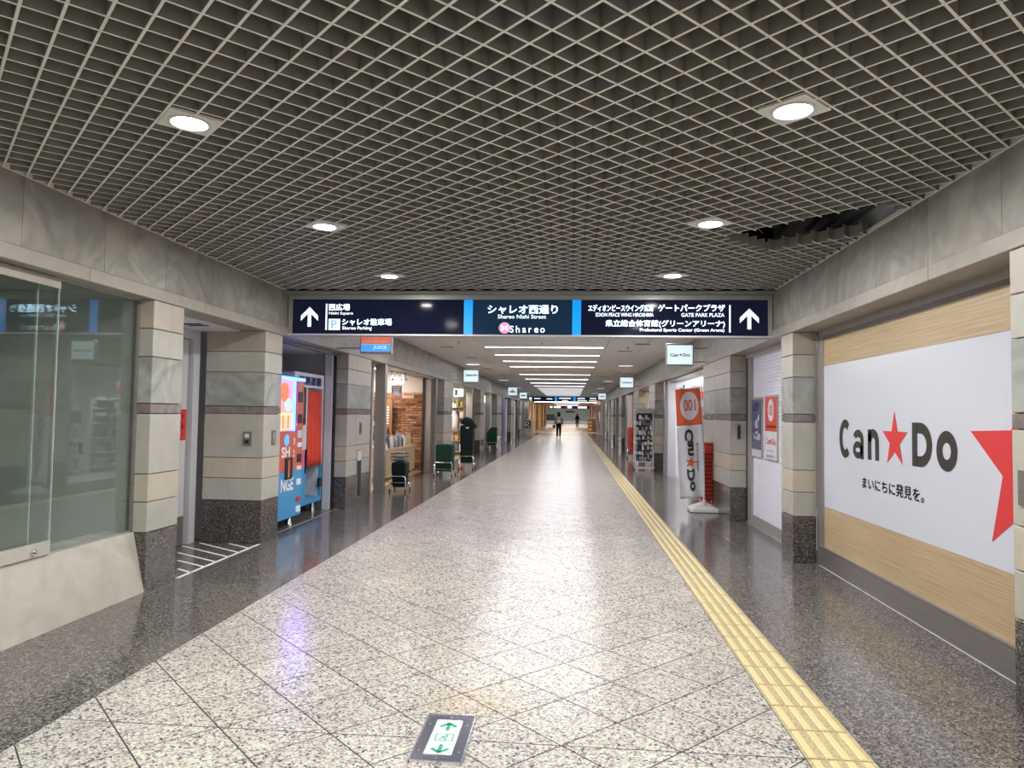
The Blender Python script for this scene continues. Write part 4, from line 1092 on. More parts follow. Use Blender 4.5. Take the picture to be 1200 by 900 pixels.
# letters: C a n * D o
def stroke_letter(kind, y_left, z0, w, h, t, parent, x=XT):
    """letter outlines built of strokes; y_left is the left end as seen"""
    m = MB()
    def Pn(a, b): return (x, y_left - a, z0 + b)
    def arc(cx, cz, rx, rz, a0, a1, th, n=22, tv=None):
        tv = tv or th
        for k in range(n):
            p0, p1 = a0+(a1-a0)*k/n, a0+(a1-a0)*(k+1)/n
            o1, o2 = (cx+rx*math.cos(p0), cz+rz*math.sin(p0)), (cx+rx*math.cos(p1), cz+rz*math.sin(p1))
            i1, i2 = (cx+(rx-th)*math.cos(p0), cz+(rz-tv)*math.sin(p0)), (cx+(rx-th)*math.cos(p1), cz+(rz-tv)*math.sin(p1))
            m.add([Pn(*o1), Pn(*o2), Pn(*i2), Pn(*i1)], [(0, 3, 2, 1)])
    def rect(a0, b0, a1, b1): m.add([Pn(a0, b0), Pn(a1, b0), Pn(a1, b1), Pn(a0, b1)], [(0, 1, 2, 3)])
    if kind == 'C': arc(w*.53, h/2, w*.53, h/2, math.radians(48), math.radians(312), t)
    if kind == 'o': arc(w/2, h/2, w/2, h/2, 0, 2*math.pi, t, 36)
    if kind == 'D':
        rect(0, 0, t, h); arc(w*.42, h/2, w*.58, h/2, -math.pi/2, math.pi/2, t, 24); rect(t*.9, 0, w*.43, t); rect(t*.9, h-t, w*.43, h)
    if kind == 'n': rect(0, 0, t, h*.98); arc(w*.5, h*.56, w*.5, h*.44, 0, math.pi*.97, t, 20); rect(w-t, 0, w, h*.57)
    if kind == 'a': arc(w*.46, h*.30, w*.46, h*.30, 0, 2*math.pi, t*.85, 30); rect(w-t, 0, w, h*.64); arc(w*.5, h*.63, w*.5, h*.37, 0, math.pi*.86, t, 18)
    return m.build('lettering', M_TEXT_K, parent)
stroke_letter('C', 7.085, 1.137, .275, .362, .078, gl)
stroke_letter('a', 6.755, 1.147, .238, .262, .068, gl)
stroke_letter('n', 6.430, 1.154, .225, .266, .074, gl)
flat_star(M_RED, gl, (XT, 5.912, 1.337), RT, UP, .228, .002, 'red_star', ratio=.39)
stroke_letter('D', 5.622, 1.155, .298, .328, .080, gl)
stroke_letter('o', 5.265, 1.150, .276, .280, .082, gl)
rt('まいにちに発見を。', M_TEXT_K, 6.55, 5.45, .895, .995, XT, gl, .02)
sp = star_pts(0, 0, .602, .41); mb = MB()
for k in range(10):
    tri = clip_poly([(4.257, 1.25), (4.257-sp[k][0], 1.25+sp[k][1]), (4.257-sp[(k+1) % 10][0], 1.25+sp[(k+1) % 10][1])], 0, 3.972, False)
    if len(tri) > 2: mb.add([(XT, a_, b_) for a_, b_ in tri], [tuple(range(len(tri)))])
mb.build('red_star', M_RED, gl)

# ================================================================== RIGHT: WHITE SHUTTER (8.08 .. 10.6)
XS = 2.585
sh = thing('roller_shutter', (XS, 9.3, 0), 'white roller shutter with two posters on it', 'shutter')
m = MB(); z = .13; pts = []
while z < 2.36:
    pts += [(XS+.010, z), (XS, z+.006), (XS, z+.038), (XS+.010, z+.043)]; z += .045
vs = [(a, 8.10, b) for a, b in pts] + [(a, 10.36, b) for a, b in pts]; n = len(pts)
m.add(vs, [(i, n+i, n+i+1, i+1) for i in range(n-1)]); stuff(m.build('shutter_slats', M_SHUTTER, sh))
box('bottom_bar', M_ALU, (XS-.01, XS+.02, 8.10, 10.36, .01, .13), sh)
box('floor_guide', M_ALU, (XS-.06, XS-.02, 8.10, 10.50, 0, .02), sh)
box('head_box', mat('shutter_head', (.50, .48, .47), .5), (XS-.06, XS+.03, 8.10, 10.55, 2.36, 2.41), sh)
box('guide_rail', M_ALU, (XS-.03, XS+.03, 10.36, 10.56, 0, 2.36), sh)
box('guide_gap', M_BLACK, (XS-.035, XS+.03, 10.56, 10.615, 0, 2.41), sh)
def poster(y0, y1, z0, z1, label):
    t = thing('poster', (XS-.01, (y0+y1)/2, z0), label, 'poster')
    box('frame', M_ALU, (XS-.016, XS-.001, y1, y0, z0, z1), t)
    return t
M_PBLUE = stone('poster_navy', (.04, .055, .14), (.13, .16, .27), 9, .35)
t = poster(10.40, 9.83, .95, 1.78, 'dark blue framed poster with a pale figure on the shutter')
box('print', M_PBLUE, (XS-.0185, XS-.016, 9.87, 10.36, 1.07, 1.75), t)
box('footer', M_PLWHITE, (XS-.0185, XS-.016, 9.87, 10.36, .97, 1.06), t)
mb = MB()
for (yy_, zz_, ry, rz) in ((10.11, 1.40, .07, .09), (10.13, 1.30, .10, .06), (10.02, 1.24, .12, .05), (10.20, 1.27, .05, .07)):
    mb.add([(XS-.020, yy_+ry*math.cos(a*math.pi/8), zz_+rz*math.sin(a*math.pi/8)) for a in range(16)], [tuple(range(16))[::-1]])
mb.build('pale_figure', mat('pale_lilac', (.50, .45, .52), .5), t)
text('三四', M_TEXT_W, t, (XS-.0195, 10.27, 1.60), RT, UP, .25, .09, .01)
MB().add([(XS-.020, 10.0+.03*math.cos(a*math.pi/6), 1.50+.045*math.sin(a*math.pi/6)) for a in range(12)], [tuple(range(12))[::-1]]).build('lantern', M_TEXT_W, t)
t = poster(9.69, 9.12, .95, 1.79, 'red and white framed poster with a round emblem on the shutter')
M_PRED = mat('poster_red', (.66, .07, .035), .4)
box('upper_print', M_PRED, (XS-.0185, XS-.016, 9.14, 9.67, 1.33, 1.77), t); box('lower_print', M_WHITE, (XS-.0185, XS-.016, 9.14, 9.67, .97, 1.328), t)
MB().add([(XS-.020, 9.40+.14*math.cos(a*math.pi/12), 1.60+.145*math.sin(a*math.pi/12)) for a in range(24)], [tuple(range(24))[::-1]]).build('round_emblem', M_WHITE, t)
text('100', M_PRED, t, (XS-.0215, 9.49, 1.53), RT, UP, .18, .14, .01)
text('毎日発見', M_TEXT_W, t, (XS-.0215, 9.62, 1.37), RT, UP, .44, .04, .005)
text('Can', M_PRED, t, (XS-.0215, 9.62, 1.16), RT, UP, .19, .08, .01)
flat_star(M_RED, t, (XS-.0215, 9.385, 1.20), RT, UP, .04, .001, 'red_star')
text('Do', M_PRED, t, (XS-.0215, 9.335, 1.16), RT, UP, .15, .08, .01)
text('まいにちに', M_TEXT_K, t, (XS-.0215, 9.55, 1.06), RT, UP, .3, .035, .0)
text('発見を。', M_TEXT_K, t, (XS-.0215, 9.6, .99), RT, UP, .4, .035, .0)

# ================================================================== RIGHT: OPEN SHOP (12.75 .. 18.5)
s1 = room_box('wall_right_shop', 2.62, 6.5, 12.8, 18.9, M_WHITE, floor_m=M_GREYWALL)
shop_light('shop_ceiling_light', 3.6, 14.6, 2.60, .3, 1.8, 70, (1, .97, .93), 'nearer ceiling light of the white shop behind the banner')
shop_light('shop_ceiling_light', 3.6, 17.4, 2.60, .3, 1.8, 70, (1, .97, .93), 'farther ceiling light of the white shop behind the banner')
fj = struct(empty('trim_13', (2.5, 12.9, 0)))
box('steel_jamb', M_STEEL, (2.42, 2.60, 12.80, 12.98, 0, 2.41), fj)
box('steel_jamb', M_STEEL, (2.38, 2.60, 18.35, 18.55, 0, 2.41), fj)
box('steel_jamb', M_JAMBW, (2.42, 2.60, 17.95, 18.10, 0, 2.41), fj)
box('recess_panel', M_STEEL, (2.56, 2.62, 18.55, 20.0, 0, 2.41), fj)
box('head', M_KICK, (2.42, 2.60, 12.98, 18.35, 2.375, 2.41), fj)
box('head', M_KICK, (2.42, 2.60, 21.5, 24.7, 2.375, 2.41), fj)
t = thing('shop_display_wall', (2.9, 18.6, 0), 'white panel with a black bird mark at the back of the open shop', 'sign')
box('panel', M_WHITE, (2.62, 5.2, 18.70, 18.74, 0, 2.6), t)
mb = MB()
mb.add([(2.80+x*.5, 18.69, 2.16+z*.5) for x, z in ((0, .16), (.10, .02), (.30, 0), (.40, .12), (.30, .10), (.24, .14), (.26, .34), (.20, .34), (.18, .12))], [tuple(range(9))])
mb.build('bird_mark', M_TEXT_K, t)
for k_ in range(6):
    x_ = 3.12+k_*.10
    MB().box(x_, x_+.012, 18.685, 18.69, 2.16, 2.34+.03*(k_ % 3)).build('mark_stroke', M_ALU, t)
    MB().box(x_-.03, x_+.05, 18.685, 18.69, 2.20+.04*(k_ % 2), 2.215+.04*(k_ % 2)).build('mark_stroke', M_ALU, t)
t = thing('red_shelf_sign', (3.2, 16.0, 0), 'red and white shop shelf seen between the banner and the steel jamb', 'shelf')
box('body', M_PLWHITE, (2.66, 3.5, 16.0, 16.35, 0, 1.5), t)
for (a, b, mm) in ((1.90, 2.06, M_RED), (1.66, 1.72, M_RED)): box('red_band', mm, (2.66, 3.5, 15.95, 16.0, a, b), t)
box('upper_board', M_PLWHITE, (2.66, 3.5, 16.0, 16.04, 1.5, 2.2), t)
gm2 = gm
for q in range(5):
    box('shelf_board', M_PLWHITE, (2.66, 3.5, 15.8, 16.0, .2+q*.28, .215+q*.28), t)
    for j in range(4):
        k_ = R.randrange(10); o = link('goods_box', gm2[k_], (2.74+j*.155, 15.9, .2155+q*.28)); o.scale = (.9, .9, .9)
        tag(o, '%s item, %s from left on %s board of the red banded shelf' % (CN[k_], ORDN2[j], ORDN2[q]), 'goods', 'items on the red banded shelf')

for u_, (gx, gy) in enumerate(((3.9, 14.2), (3.9, 16.6), (5.3, 15.2))):
    t = thing('gondola_shelf', (gx, gy, 0), '%s white shop shelf unit full of packets deep in the open shop' % ORDN[u_], 'shelf', 'shelf units deep in the open shop')
    box('back_board', GOODS[9], (gx, gx+.04, gy-.9, gy+.9, 0, 1.75), t)
    gmb = MB()
    for q in range(5):
        MB().box(gx-.3, gx, gy-.9, gy+.9, .12+q*.34, .14+q*.34).build('shelf_board', M_PLWHITE, t)
    for k_ in range(4):
        gmb = MB()
        for q in range(5):
            for j in range(12):
                if R.randrange(4) == k_: yv_ = gy-.82+j*.14; gmb.box(gx-.28, gx-.05, yv_, yv_+.11, .142+q*.34, .142+q*.34+R.uniform(.12, .26))
        stuff(gmb.build('merchandise', GOODS[[0, 9, 1, 2][k_]], t))
# banner stand
bn = thing('banner_stand', (2.05, 11.5, 0), 'orange and white upright cloth banner on a white water base', 'banner')
def banner_pt(u, v):
    """u 0..1 left to right, v 0..1 bottom to top"""
    xl = 1.735 + (1.645-1.735)*v; xr = 2.125 + (2.035-2.125)*v
    zl = .20 + (1.93-.20)*v; zr = .24 + (1.965-.24)*v
    x = xl + (xr-xl)*u; z = zl + (zr-zl)*u
    y = 11.46 + .030*math.sin(u*9+v*3)*(1-v*.7) + .02*math.sin(v*5+u*2)
    return Vector((x, y, z))
def banner_sheet(v0, v1, mname, m, nu=22, nv=24, dy=0):
    q = MB(); vs = [tuple(banner_pt(i/nu, v0+(v1-v0)*j/nv)) for j in range(nv+1) for i in range(nu+1)]
    fs = [(j*(nu+1)+i, j*(nu+1)+i+1, (j+1)*(nu+1)+i+1, (j+1)*(nu+1)+i) for j in range(nv) for i in range(nu)]
    q.add(vs, fs, True); o = q.build(mname, m, bn); md = o.modifiers.new('thickness', 'SOLIDIFY'); md.thickness = .002; md.offset = 0
    return o
VS = .665
banner_sheet(0, VS, 'white_cloth', M_FLAG); banner_sheet(VS, 1, 'orange_cloth', M_ORANGE)
def on_banner(pts, fs, m, name, dy=-.004):
    q = MB(); q.add([tuple(banner_pt(u, v)+Vector((0, dy, 0))) for u, v in pts], fs); return q.build(name, m, bn)
# disc
n = 40; cu, cv, ru, rv = .53, .842, .37, .130
ring_pts = [(cu, cv)] + [(cu+ru*f*math.cos(2*math.pi*k/n), cv+rv*f*math.sin(2*math.pi*k/n)) for f in (.25, .5, .75, 1) for k in range(n)]
fs = [(0, 1+k, 1+(k+1) % n) for k in range(n)]
for r_ in range(3):
    for k in range(n): a = 1+r_*n+k; b = 1+r_*n+(k+1) % n; fs.append((a, a+n, b+n, b))
on_banner(ring_pts, fs, M_FLAG, 'round_emblem')
def banner_text(body, m, u0, u1, v0, v1, rotated, bold=.02, name='lettering', dy=-.008, sub=True):
    vs, fs = text_verts(body, bold)
    if rotated:   # runs downwards, seen from the back of the cloth
        pts = [(u0+(u1-u0)*(1-y), v1-(v1-v0)*x) for x, y in vs]
    else: pts = [(u1-(u1-u0)*x, v0+(v1-v0)*y) for x, y in vs]
    q = MB(); q.add([tuple(banner_pt(u, v)+Vector((0, dy, 0))) for u, v in pts], fs); q.build(name, m, bn)
banner_text('100', M_ORANGE, .30, .78, .795, .900, False, .01, dy=-.011)
def rot_text(body, m, u_lo, u_hi, v_top, v_bot, bold=.03):
    # letters turned a quarter clockwise then mirrored: letter tops point to the left edge
    vs, fs = text_verts(body, bold)
    pts = [(u_hi-(u_hi-u_lo)*y, v_top-(v_top-v_bot)*x) for x, y in vs]
    q = MB(); q.add([tuple(banner_pt(u, v)+Vector((0, -.011, 0))) for u, v in pts], fs); q.build('lettering', m, bn)
rot_text('Can', M_TEXT_K, .28, .63, .630, .385, .042)
rot_text('Do', M_TEXT_K, .32, .63, .268, .065, .042)
su, sv = .49, .325
pts = [(su, sv)] + [(su+x/.39, sv+y/1.73) for x, y in star_pts(0, 0, .095, .42, .25)]
on_banner(pts, [(0, 1+k, 1+(k+1) % 10) for k in range(10)], M_ORANGE, 'star', -.012)
for dv_ in (0, .0025): rot_text('まいにちに発見を。', M_TEXT_K, .73, .81, .50-dv_, .23-dv_, .0)
MB().tube([(2.115, 11.50, .10), (2.10, 11.50, 1.0), (2.065, 11.5, 1.975)], [.016, .014, .009], 10).build('pole', M_PLWHITE, bn)
MB().tube([(2.08, 11.485, 1.975), (1.60, 11.485, 1.945)], .005, 6).build('cross_arm', M_PLWHITE, bn)
for v_ in (.15, .4, .65, .9):
    p = banner_pt(1, v_); MB().tube([p, (2.115-.05*v_, 11.50, p.z)], .006, 6).build('loop', M_FLAG, bn)
mb = MB()
def rrect(cx, cy, hx, hy, r, z, n=5):
    out = []
    for (sx, sy, a0) in ((1, 1, 0), (-1, 1, 90), (-1, -1, 180), (1, -1, 270)):
        for k in range(n): a = math.radians(a0+90*k/(n-1)); out.append((cx+sx*(hx-r)+r*math.cos(a), cy+sy*(hy-r)+r*math.sin(a), z))
    return out
bx, by = 2.12, 11.62
mb.loft([rrect(bx, by, .215, .21, .05, 0), rrect(bx, by, .23, .225, .05, .012), rrect(bx, by, .225, .22, .05, .055), rrect(bx, by, .19, .185, .05, .07), rrect(bx, by, .10, .12, .05, .115), rrect(bx, by, .05, .05, .03, .14)], False)
mb.build('water_base', M_PLWHITE, bn)
MB().cyl((2.115, 11.5, .10), .028, .09, 12).build('pole_socket', M_PLWHITE, bn)
MB().cyl((2.26, 11.72, .07), .02, .03, 10).build('filler_cap', M_ALU, bn)

M_BASKET2 = mat('red_basket_dark', (.28, .025, .012), .5)
# stack of red baskets beside the pillar
sb = thing('basket_cart', (2.235, 12.0, 0), 'tall stack of red orange shopping baskets on a trolley behind the banner base', 'shopping baskets')
def basket(z, hh, w=.085, l=.17, name='basket', top=.115):
    q = MB(); cx, cy = 2.235, 12.02
    q.loft([rrect(cx, cy, w*.8, l*.85, .02, z, 4), rrect(cx, cy, w, l, .02, z+hh, 4), rrect(cx, cy, w+.006, l+.006, .02, z+hh, 4), rrect(cx, cy, w+.006, l+.006, .02, z+hh+.012, 4)])
    return q.build(name, M_BASKET if int(round(z/.0335)) % 2 else M_BASKET2, sb)
z = .14
for k in range(23): basket(z, .022); z += .0335
basket(z, .12); z += .14
MB().box(2.155, 2.315, 11.86, 12.18, z, z+.035, bev=.01).build('lid', M_BASKET, sb)
box('handle_label', M_PLWHITE, (2.16, 2.18, 11.835, 11.838, z-.09, z-.06), sb)
for sx in (-.07, .07):
    MB().tube([(2.235+sx, 11.88, .07), (2.235+sx, 11.88, .22)], .008, 8).build('leg', M_CHROME, sb)
    for yq in (11.9, 12.14): MB().cyl((2.235+sx-.012, yq, .035), .03, .02, 12, 'x').build('wheel', M_RUBBER, sb)
MB().box(2.16, 2.31, 11.88, 12.16, .07, .14, bev=.01).build('base_tray', M_BASKET, sb)

# ================================================================== RIGHT: SHOP BEHIND THE RACK (21.5 .. 24.7)
s2 = room_box('wall_right_far_shop', 2.62, 5.0, 21.52, 24.68, M_TAN)
shop_light('shop_ceiling_light', 3.3, 23.0, 2.60, .25, 1.5, 45, (1, .85, .65), 'ceiling light of the tan walled shop behind the goods rack')
t = thing('round_shop_sign', (2.9, 22.0, 2.1), 'white lit sign in the tan walled shop above the goods rack', 'sign')
box('panel', M_SIGNFACE, (2.68, 2.80, 22.3, 22.34, 2.08, 2.34), t); MB().tube([(2.74, 22.32, 2.34), (2.74, 22.32, 2.61)], .008, 6).build('hanger', M_BLACK, t)
rk = thing('goods_rack', (2.05, 20.15, 0), 'wheeled black and white rack hung with small packaged goods', 'display rack')
rx0, rx1, ry0, ry1 = 1.80, 2.28, 20.0, 20.5
for xx in (rx0, rx1):
    for yq in (ry0, ry1): MB().tube([(xx, yq, .08), (xx, yq, 1.66)], .012, 8).build('upright', M_PLWHITE, rk)
for zz in (.22, 1.66):
    MB().box(rx0-.02, rx1+.02, ry0-.02, ry1+.02, zz, zz+.025).build('shelf', M_PLWHITE, rk)
box('back_grid', M_BLACK, (rx0, rx1, ry0+.2, ry0+.215, .25, 1.66), rk)
box('header', GOODS[1], (rx0, rx1, ry0-.03, ry0-.02, 1.58, 1.72), rk)
box('base_bar', M_PLWHITE, (rx0-.05, rx1+.04, ry0-.05, ry0-.02, .04, .10), rk)
for xx in (rx0-.04, rx1+.02): 
    for yq in (ry0-.04, ry1): MB().cyl((xx, yq, .035), .035, .02, 12, 'x').build('castor', M_RUBBER, rk)
for q in range(9): MB().tube([(rx0, ry0+.2, .42+q*.14), (rx1, ry0+.2, .42+q*.14)], .006, 6).build('hanging_bar', M_CHROME, rk)
pm = []
for k in range(10):
    q = MB().box(-.03, .03, -.012, .012, 0, .10, bev=.006).mesh('hanging_pack'); q.materials.append(GOODS[k]); pm.append(q)
for q in range(9):
    for j in range(6):
        k_ = R.choice([0, 0, 1, 1, 2, 5, 6, 7, 8, 9, 9]); o = link('hanging_pack', pm[k_], (rx0+.05+j*.078+R.uniform(-.012, .012), ry0+.04+R.uniform(0, .10), .28+q*.14+R.uniform(-.02, .02))); o.rotation_euler = (0, R.uniform(-.15, .15), R.uniform(-.5, .5)); o.scale = (R.uniform(.8, 1.3), 1, R.uniform(.8, 1.35))
        tag(o, '%s packet, %s from left on %s bar up the goods rack' % (CN[k_], ORDN2[j], ORDN2[q]), 'goods', 'accessories on the goods rack')
for q in range(9):
    o = link('hanging_pack', R.choice([pm[0], pm[7], pm[9]]), (rx0-.03, ry0+.02, .30+q*.14)); o.scale = (.6, 1.5, 1)
    tag(o, 'pale packet clipped to the left edge of the goods rack, %s from the bottom' % ORDN2[q], 'goods', 'pale packets on the edge of the rack')

# red cart
def trolley(name, loc, w, d_, h, m_body, label, cat, hood=False, taper=.85, z0=.16, frame_h=None, baskets=False):
    x, y = loc
    t = thing(name, (x, y, 0), label, cat)
    fh = frame_h or h*.32
    body = MB()
    body.loft([rrect(x, y, w/2*taper, d_/2*taper, .04, z0), rrect(x, y, w/2, d_/2, .04, z0+(h-z0)*.75), rrect(x, y, w/2, d_/2, .04, h-.02), rrect(x, y, w/2-.02, d_/2-.02, .03, h)])
    body.build('basket_stack' if not hood else 'cover', m_body, t)
    for k in range(1, 5):
        zz = z0+(h-z0)*k/5.0
        body = MB().ring((0, 0, 0), 1, 1, 0, 4) if False else None
        MB().loft([rrect(x, y, w/2+.004, d_/2+.004, .04, zz), rrect(x, y, w/2+.004, d_/2+.004, .04, zz+.006)]).build('rim', m_body, t)
    yf = y-d_/2-.03
    MB().tube([(x-w/2-.01, yf, .05), (x-w/2-.01, yf, fh-.03), (x-w/2+.02, yf, fh), (x+w/2-.02, yf, fh), (x+w/2+.01, yf, fh-.03), (x+w/2+.01, yf, .05)], .011, 8).build('frame', M_CHROME, t)
    MB().tube([(x-w/2-.01, y+d_/2+.02, .05), (x-w/2-.01, y+d_/2+.02, .14), (x+w/2+.01, y+d_/2+.02, .14), (x+w/2+.01, y+d_/2+.02, .05)], .011, 8).build('rear_frame', M_CHROME, t)
    for xx in (x-w/2-.01, x+w/2+.01):
        MB().tube([(xx, yf, .14), (xx, y+d_/2+.02, .14)], .010, 8).build('side_rail', M_CHROME, t)
        for yq in (yf, y+d_/2+.02): MB().cyl((xx-.01, yq, .03), .03, .02, 12, 'x').build('castor', M_RUBBER, t)
    MB().tube([(x-w/2-.01, yf, .18), (x+w/2+.01, yf, .18)], .009, 8).build('cross_bar', M_CHROME, t)
    return t
t = trolley('basket_cart', (2.12, 25.3), .24, .3, 1.10, mat('red_cart', (.50, .06, .05), .5), 'small red basket cart beyond the goods rack', 'cart')
# black basket cart (nearest)
t = trolley('basket_cart', (-3.24, 13.42), .28, .34, .56, M_NAVYBLACK, 'black basket cart standing in front of the brick walled shop', 'cart', z0=.09, frame_h=.30)
x, y = -3.24, 13.42
mb = MB()
for (zz, ww) in ((.60, .13), (.66, .14), (.72, .145)):
    mb.tube([(x-ww, y-.17, zz), (x+ww, y-.17, zz), (x+ww, y+.17, zz), (x-ww, y+.17, zz), (x-ww, y-.17, zz)], .008, 6)
for k in range(8): mb.tube([(x-.13+k*.037, y-.17, .56), (x-.135+k*.0385, y-.175, .72)], .004, 5)
mb.build('upper_basket', M_BLACK, t)
MB().tube([(x-.13, y-.17, .70), (x-.09, y-.12, .75), (x+.09, y-.12, .75), (x+.13, y-.17, .70)], .009, 8).build('handle', M_PLWHITE, t)
MB().box(x-.09, x+.10, y-.10, y+.10, .57, .69, bev=.02).build('folded_bags', GOODS[1], t)
t = trolley('basket_cart', (-2.985, 16.85), .40, .45, .76, M_DGREEN, 'wide dark green basket cart in front of the second pillar', 'cart', taper=.96, z0=.13, frame_h=.34)
t = trolley('covered_cart', (-2.78, 19.1), .36, .40, 1.18, M_NAVYBLACK, 'tall black cart with a tilted hooded top beside the goods shop', 'cart', taper=.88, z0=.18, frame_h=.36)
x, y = -2.78, 19.1
T = Matrix.Translation((x+.02, y, 1.16)) @ Matrix.Rotation(math.radians(20), 4, 'Y')
mb = MB(T); mb.loft([rrect(0, 0, .20, .20, .05, 0), rrect(0, 0, .215, .21, .05, .10), rrect(-.03, 0, .14, .17, .05, .19), rrect(-.06, 0, .06, .08, .03, .22)])
mb.build('hood', M_NAVYBLACK, t)
MB().box(x-.02, x+.06, y-.215, y-.205, 1.10, 1.14).build('label_tag', M_PLWHITE, t)
# far green cart with angled lid
t = trolley('basket_cart', (-3.33, 30.1), .42, .45, .62, M_GREEN, 'green cart with a slanted top far down the left shop fronts', 'cart', taper=.92, z0=.16, frame_h=.30)
x, y = -3.33, 30.1
MB().prism([(x-.21, y-.22, .60), (x-.21, y-.22, .70), (x-.02, y-.22, .94), (x+.21, y-.22, .94), (x+.21, y-.22, .60)], (0, .44, 0)).build('slanted_top', M_GREEN, t)
MB().prism([(x-.17, y-.226, .71), (x-.01, y-.226, .91), (x+.17, y-.226, .91), (x+.08, y-.226, .80)], (0, .003, 0)).build('opening', M_BLACK, t)

# ================================================================== THE BIG SIGN BOARD
yb = YB
bd = tag(empty('sign_board', (-.57, yb, 2.43)), 'long dark blue backlit direction board hung across the corridor', 'sign')
zb0, zb1 = 2.432, 2.925
FW = .055
mb = MB()
box('housing', M_ALU, (XL+.01, XR-.01, yb+.012, yb+.20, zb0, zb1), bd)
MB().box(XL+.01, XR-.01, yb-.012, yb+.012, zb1-.058, zb1).build('frame', M_ALU, bd)
MB().box(XL+.01, XR-.01, yb-.012, yb+.012, zb0-.005, zb0+.014).build('frame', mat('frame_lip', (.55, .55, .58), .35, .2), bd)
MB().box(XL+.01, -3.407, yb-.012, yb+.012, zb0+.014, zb1-.058).build('frame', M_ALU, bd)
MB().box(2.262, XR-.01, yb-.012, yb+.012, zb0+.014, zb1-.058).build('frame', M_ALU, bd)
box('cross_header', M_ALU, (XL+.0, XR-.0, yb-.10, yb+.10, 2.93, 2.958), bd)
box('left_panel', M_BNAVY, (-3.407, -1.292, yb-.002, yb+.012, zb0+.014, zb1-.058), bd)
box('blue_bar', M_BCYAN, (-1.292, -1.186, yb-.003, yb+.012, zb0+.014, zb1-.062), bd)
box('centre_panel', M_BBLUEGREY, (-1.186, .004, yb-.002, yb+.012, zb0+.014, zb1-.058), bd)
box('blue_bar', M_BCYAN, (.004, .106, yb-.003, yb+.012, zb0+.014, zb1-.062), bd)
box('right_panel', M_BNAVY, (.106, 2.262, yb-.002, yb+.012, zb0+.014, zb1-.058), bd)
YT = yb-.0055
def bt(body, x0, x1, z0, z1, m=M_BTXT, bold=.012): return text(body, m, bd, (x0, YT, z0), (1, 0, 0), (0, 0, 1), x1-x0, z1-z0, bold)
def up_arrow(cx, z0, z1, w):
    m = MB(); t_ = .042; h_ = z1-z0
    y_ = YT
    m.add([(cx-t_/2, y_, z0), (cx+t_/2, y_, z0), (cx+t_/2, y_, z1-.04), (cx-t_/2, y_, z1-.04)], [(0, 1, 2, 3)])
    m.add([(cx, y_-.0005, z1), (cx-w/2, y_-.0005, z1-w*.5), (cx-w/2, y_-.0005, z1-w*.5-.062), (cx, y_-.0005, z1-.062)], [(0, 1, 2, 3)])
    m.add([(cx, y_-.0008, z1), (cx, y_-.0008, z1-.062), (cx+w/2, y_-.0008, z1-w*.5-.062), (cx+w/2, y_-.0008, z1-w*.5)], [(0, 1, 2, 3)])
    return m.build('arrow', M_BTXT, bd)
up_arrow(-3.195, 2.533, 2.773, .215); up_arrow(2.05, 2.525, 2.766, .215)
box('divider', M_BTXT, (-2.993, -2.975, YT, yb-.001, 2.493, 2.814), bd)
box('divider', M_BTXT, (1.822, 1.838, YT, yb-.001, 2.487, 2.807), bd)
bt('西広場', -2.955, -2.695, 2.732, 2.812)
bt('Nishi Square', -2.952, -2.652, 2.672, 2.716, bold=.014)
pk = box('parking_symbol', M_BTXT, (-2.954, -2.812, YT, yb-.001, 2.494, 2.628), bd)
text('P', M_BP, pk, (-2.920, YT-.002, 2.508), (1, 0, 0), (0, 0, 1), .072, .105, .01)
bt('シャレオ駐車場', -2.784, -2.172, 2.552, 2.632)
bt('Shareo Parking', -2.782, -2.417, 2.488, 2.538, bold=.014)
bt('シャレオ西通り', -1.004, -.172, 2.698, 2.800, bold=.012)
bt('Shareo Nishi Street', -.883, -.307, 2.640, 2.688, bold=.010)
lg = MB(); n = 28
lg.add([(-.80+.068*math.cos(2*math.pi*k/n), YT, 2.528+.068*math.sin(2*math.pi*k/n)) for k in range(n)], [tuple(range(n))])
lg = lg.build('round_logo', M_BPINK, bd)
mb = MB()
for sx in (-1, 1):
    mb.add([(-.80+sx*a, YT-.0012, 2.528+b) for a, b in ((0, .012), (.040, .038), (.034, 0), (.040, -.038), (0, -.012))], [tuple(range(5)) if sx < 0 else tuple(range(5))[::-1]])
mb.build('logo_mark', M_BTXT, lg)
text('S', M_BCYAN, lg, (-.814, YT-.0024, 2.500), (1, 0, 0), (0, 0, 1), .028, .056, .01)
for ch, xx, ww, hh in (('S', -.742, .052, .082), ('h', -.664, .046, .082), ('a', -.588, .046, .058), ('r', -.512, .034, .058), ('e', -.446, .050, .058), ('o', -.374, .054, .058)):
    bt(ch, xx, xx+ww, 2.472, 2.472+hh, bold=.012)
bt('エディオンピースウイング広島', .193, .948, 2.730, 2.808, bold=.010)
bt('EDION PEACE WING HIROSHIMA', .28, .954, 2.668, 2.712, bold=.010)
bt('ゲートパークプラザ', 1.006, 1.772, 2.732, 2.812, bold=.014)
bt('GATE PARK PLAZA', 1.274, 1.768, 2.668, 2.712, bold=.010)
bt('県立総合体育館(グリーンアリーナ)', .397, 1.772, 2.540, 2.628, bold=.010)
bt('Prefectural Sports Center (Green Arena)', .796, 1.767, 2.484, 2.532, bold=.014)

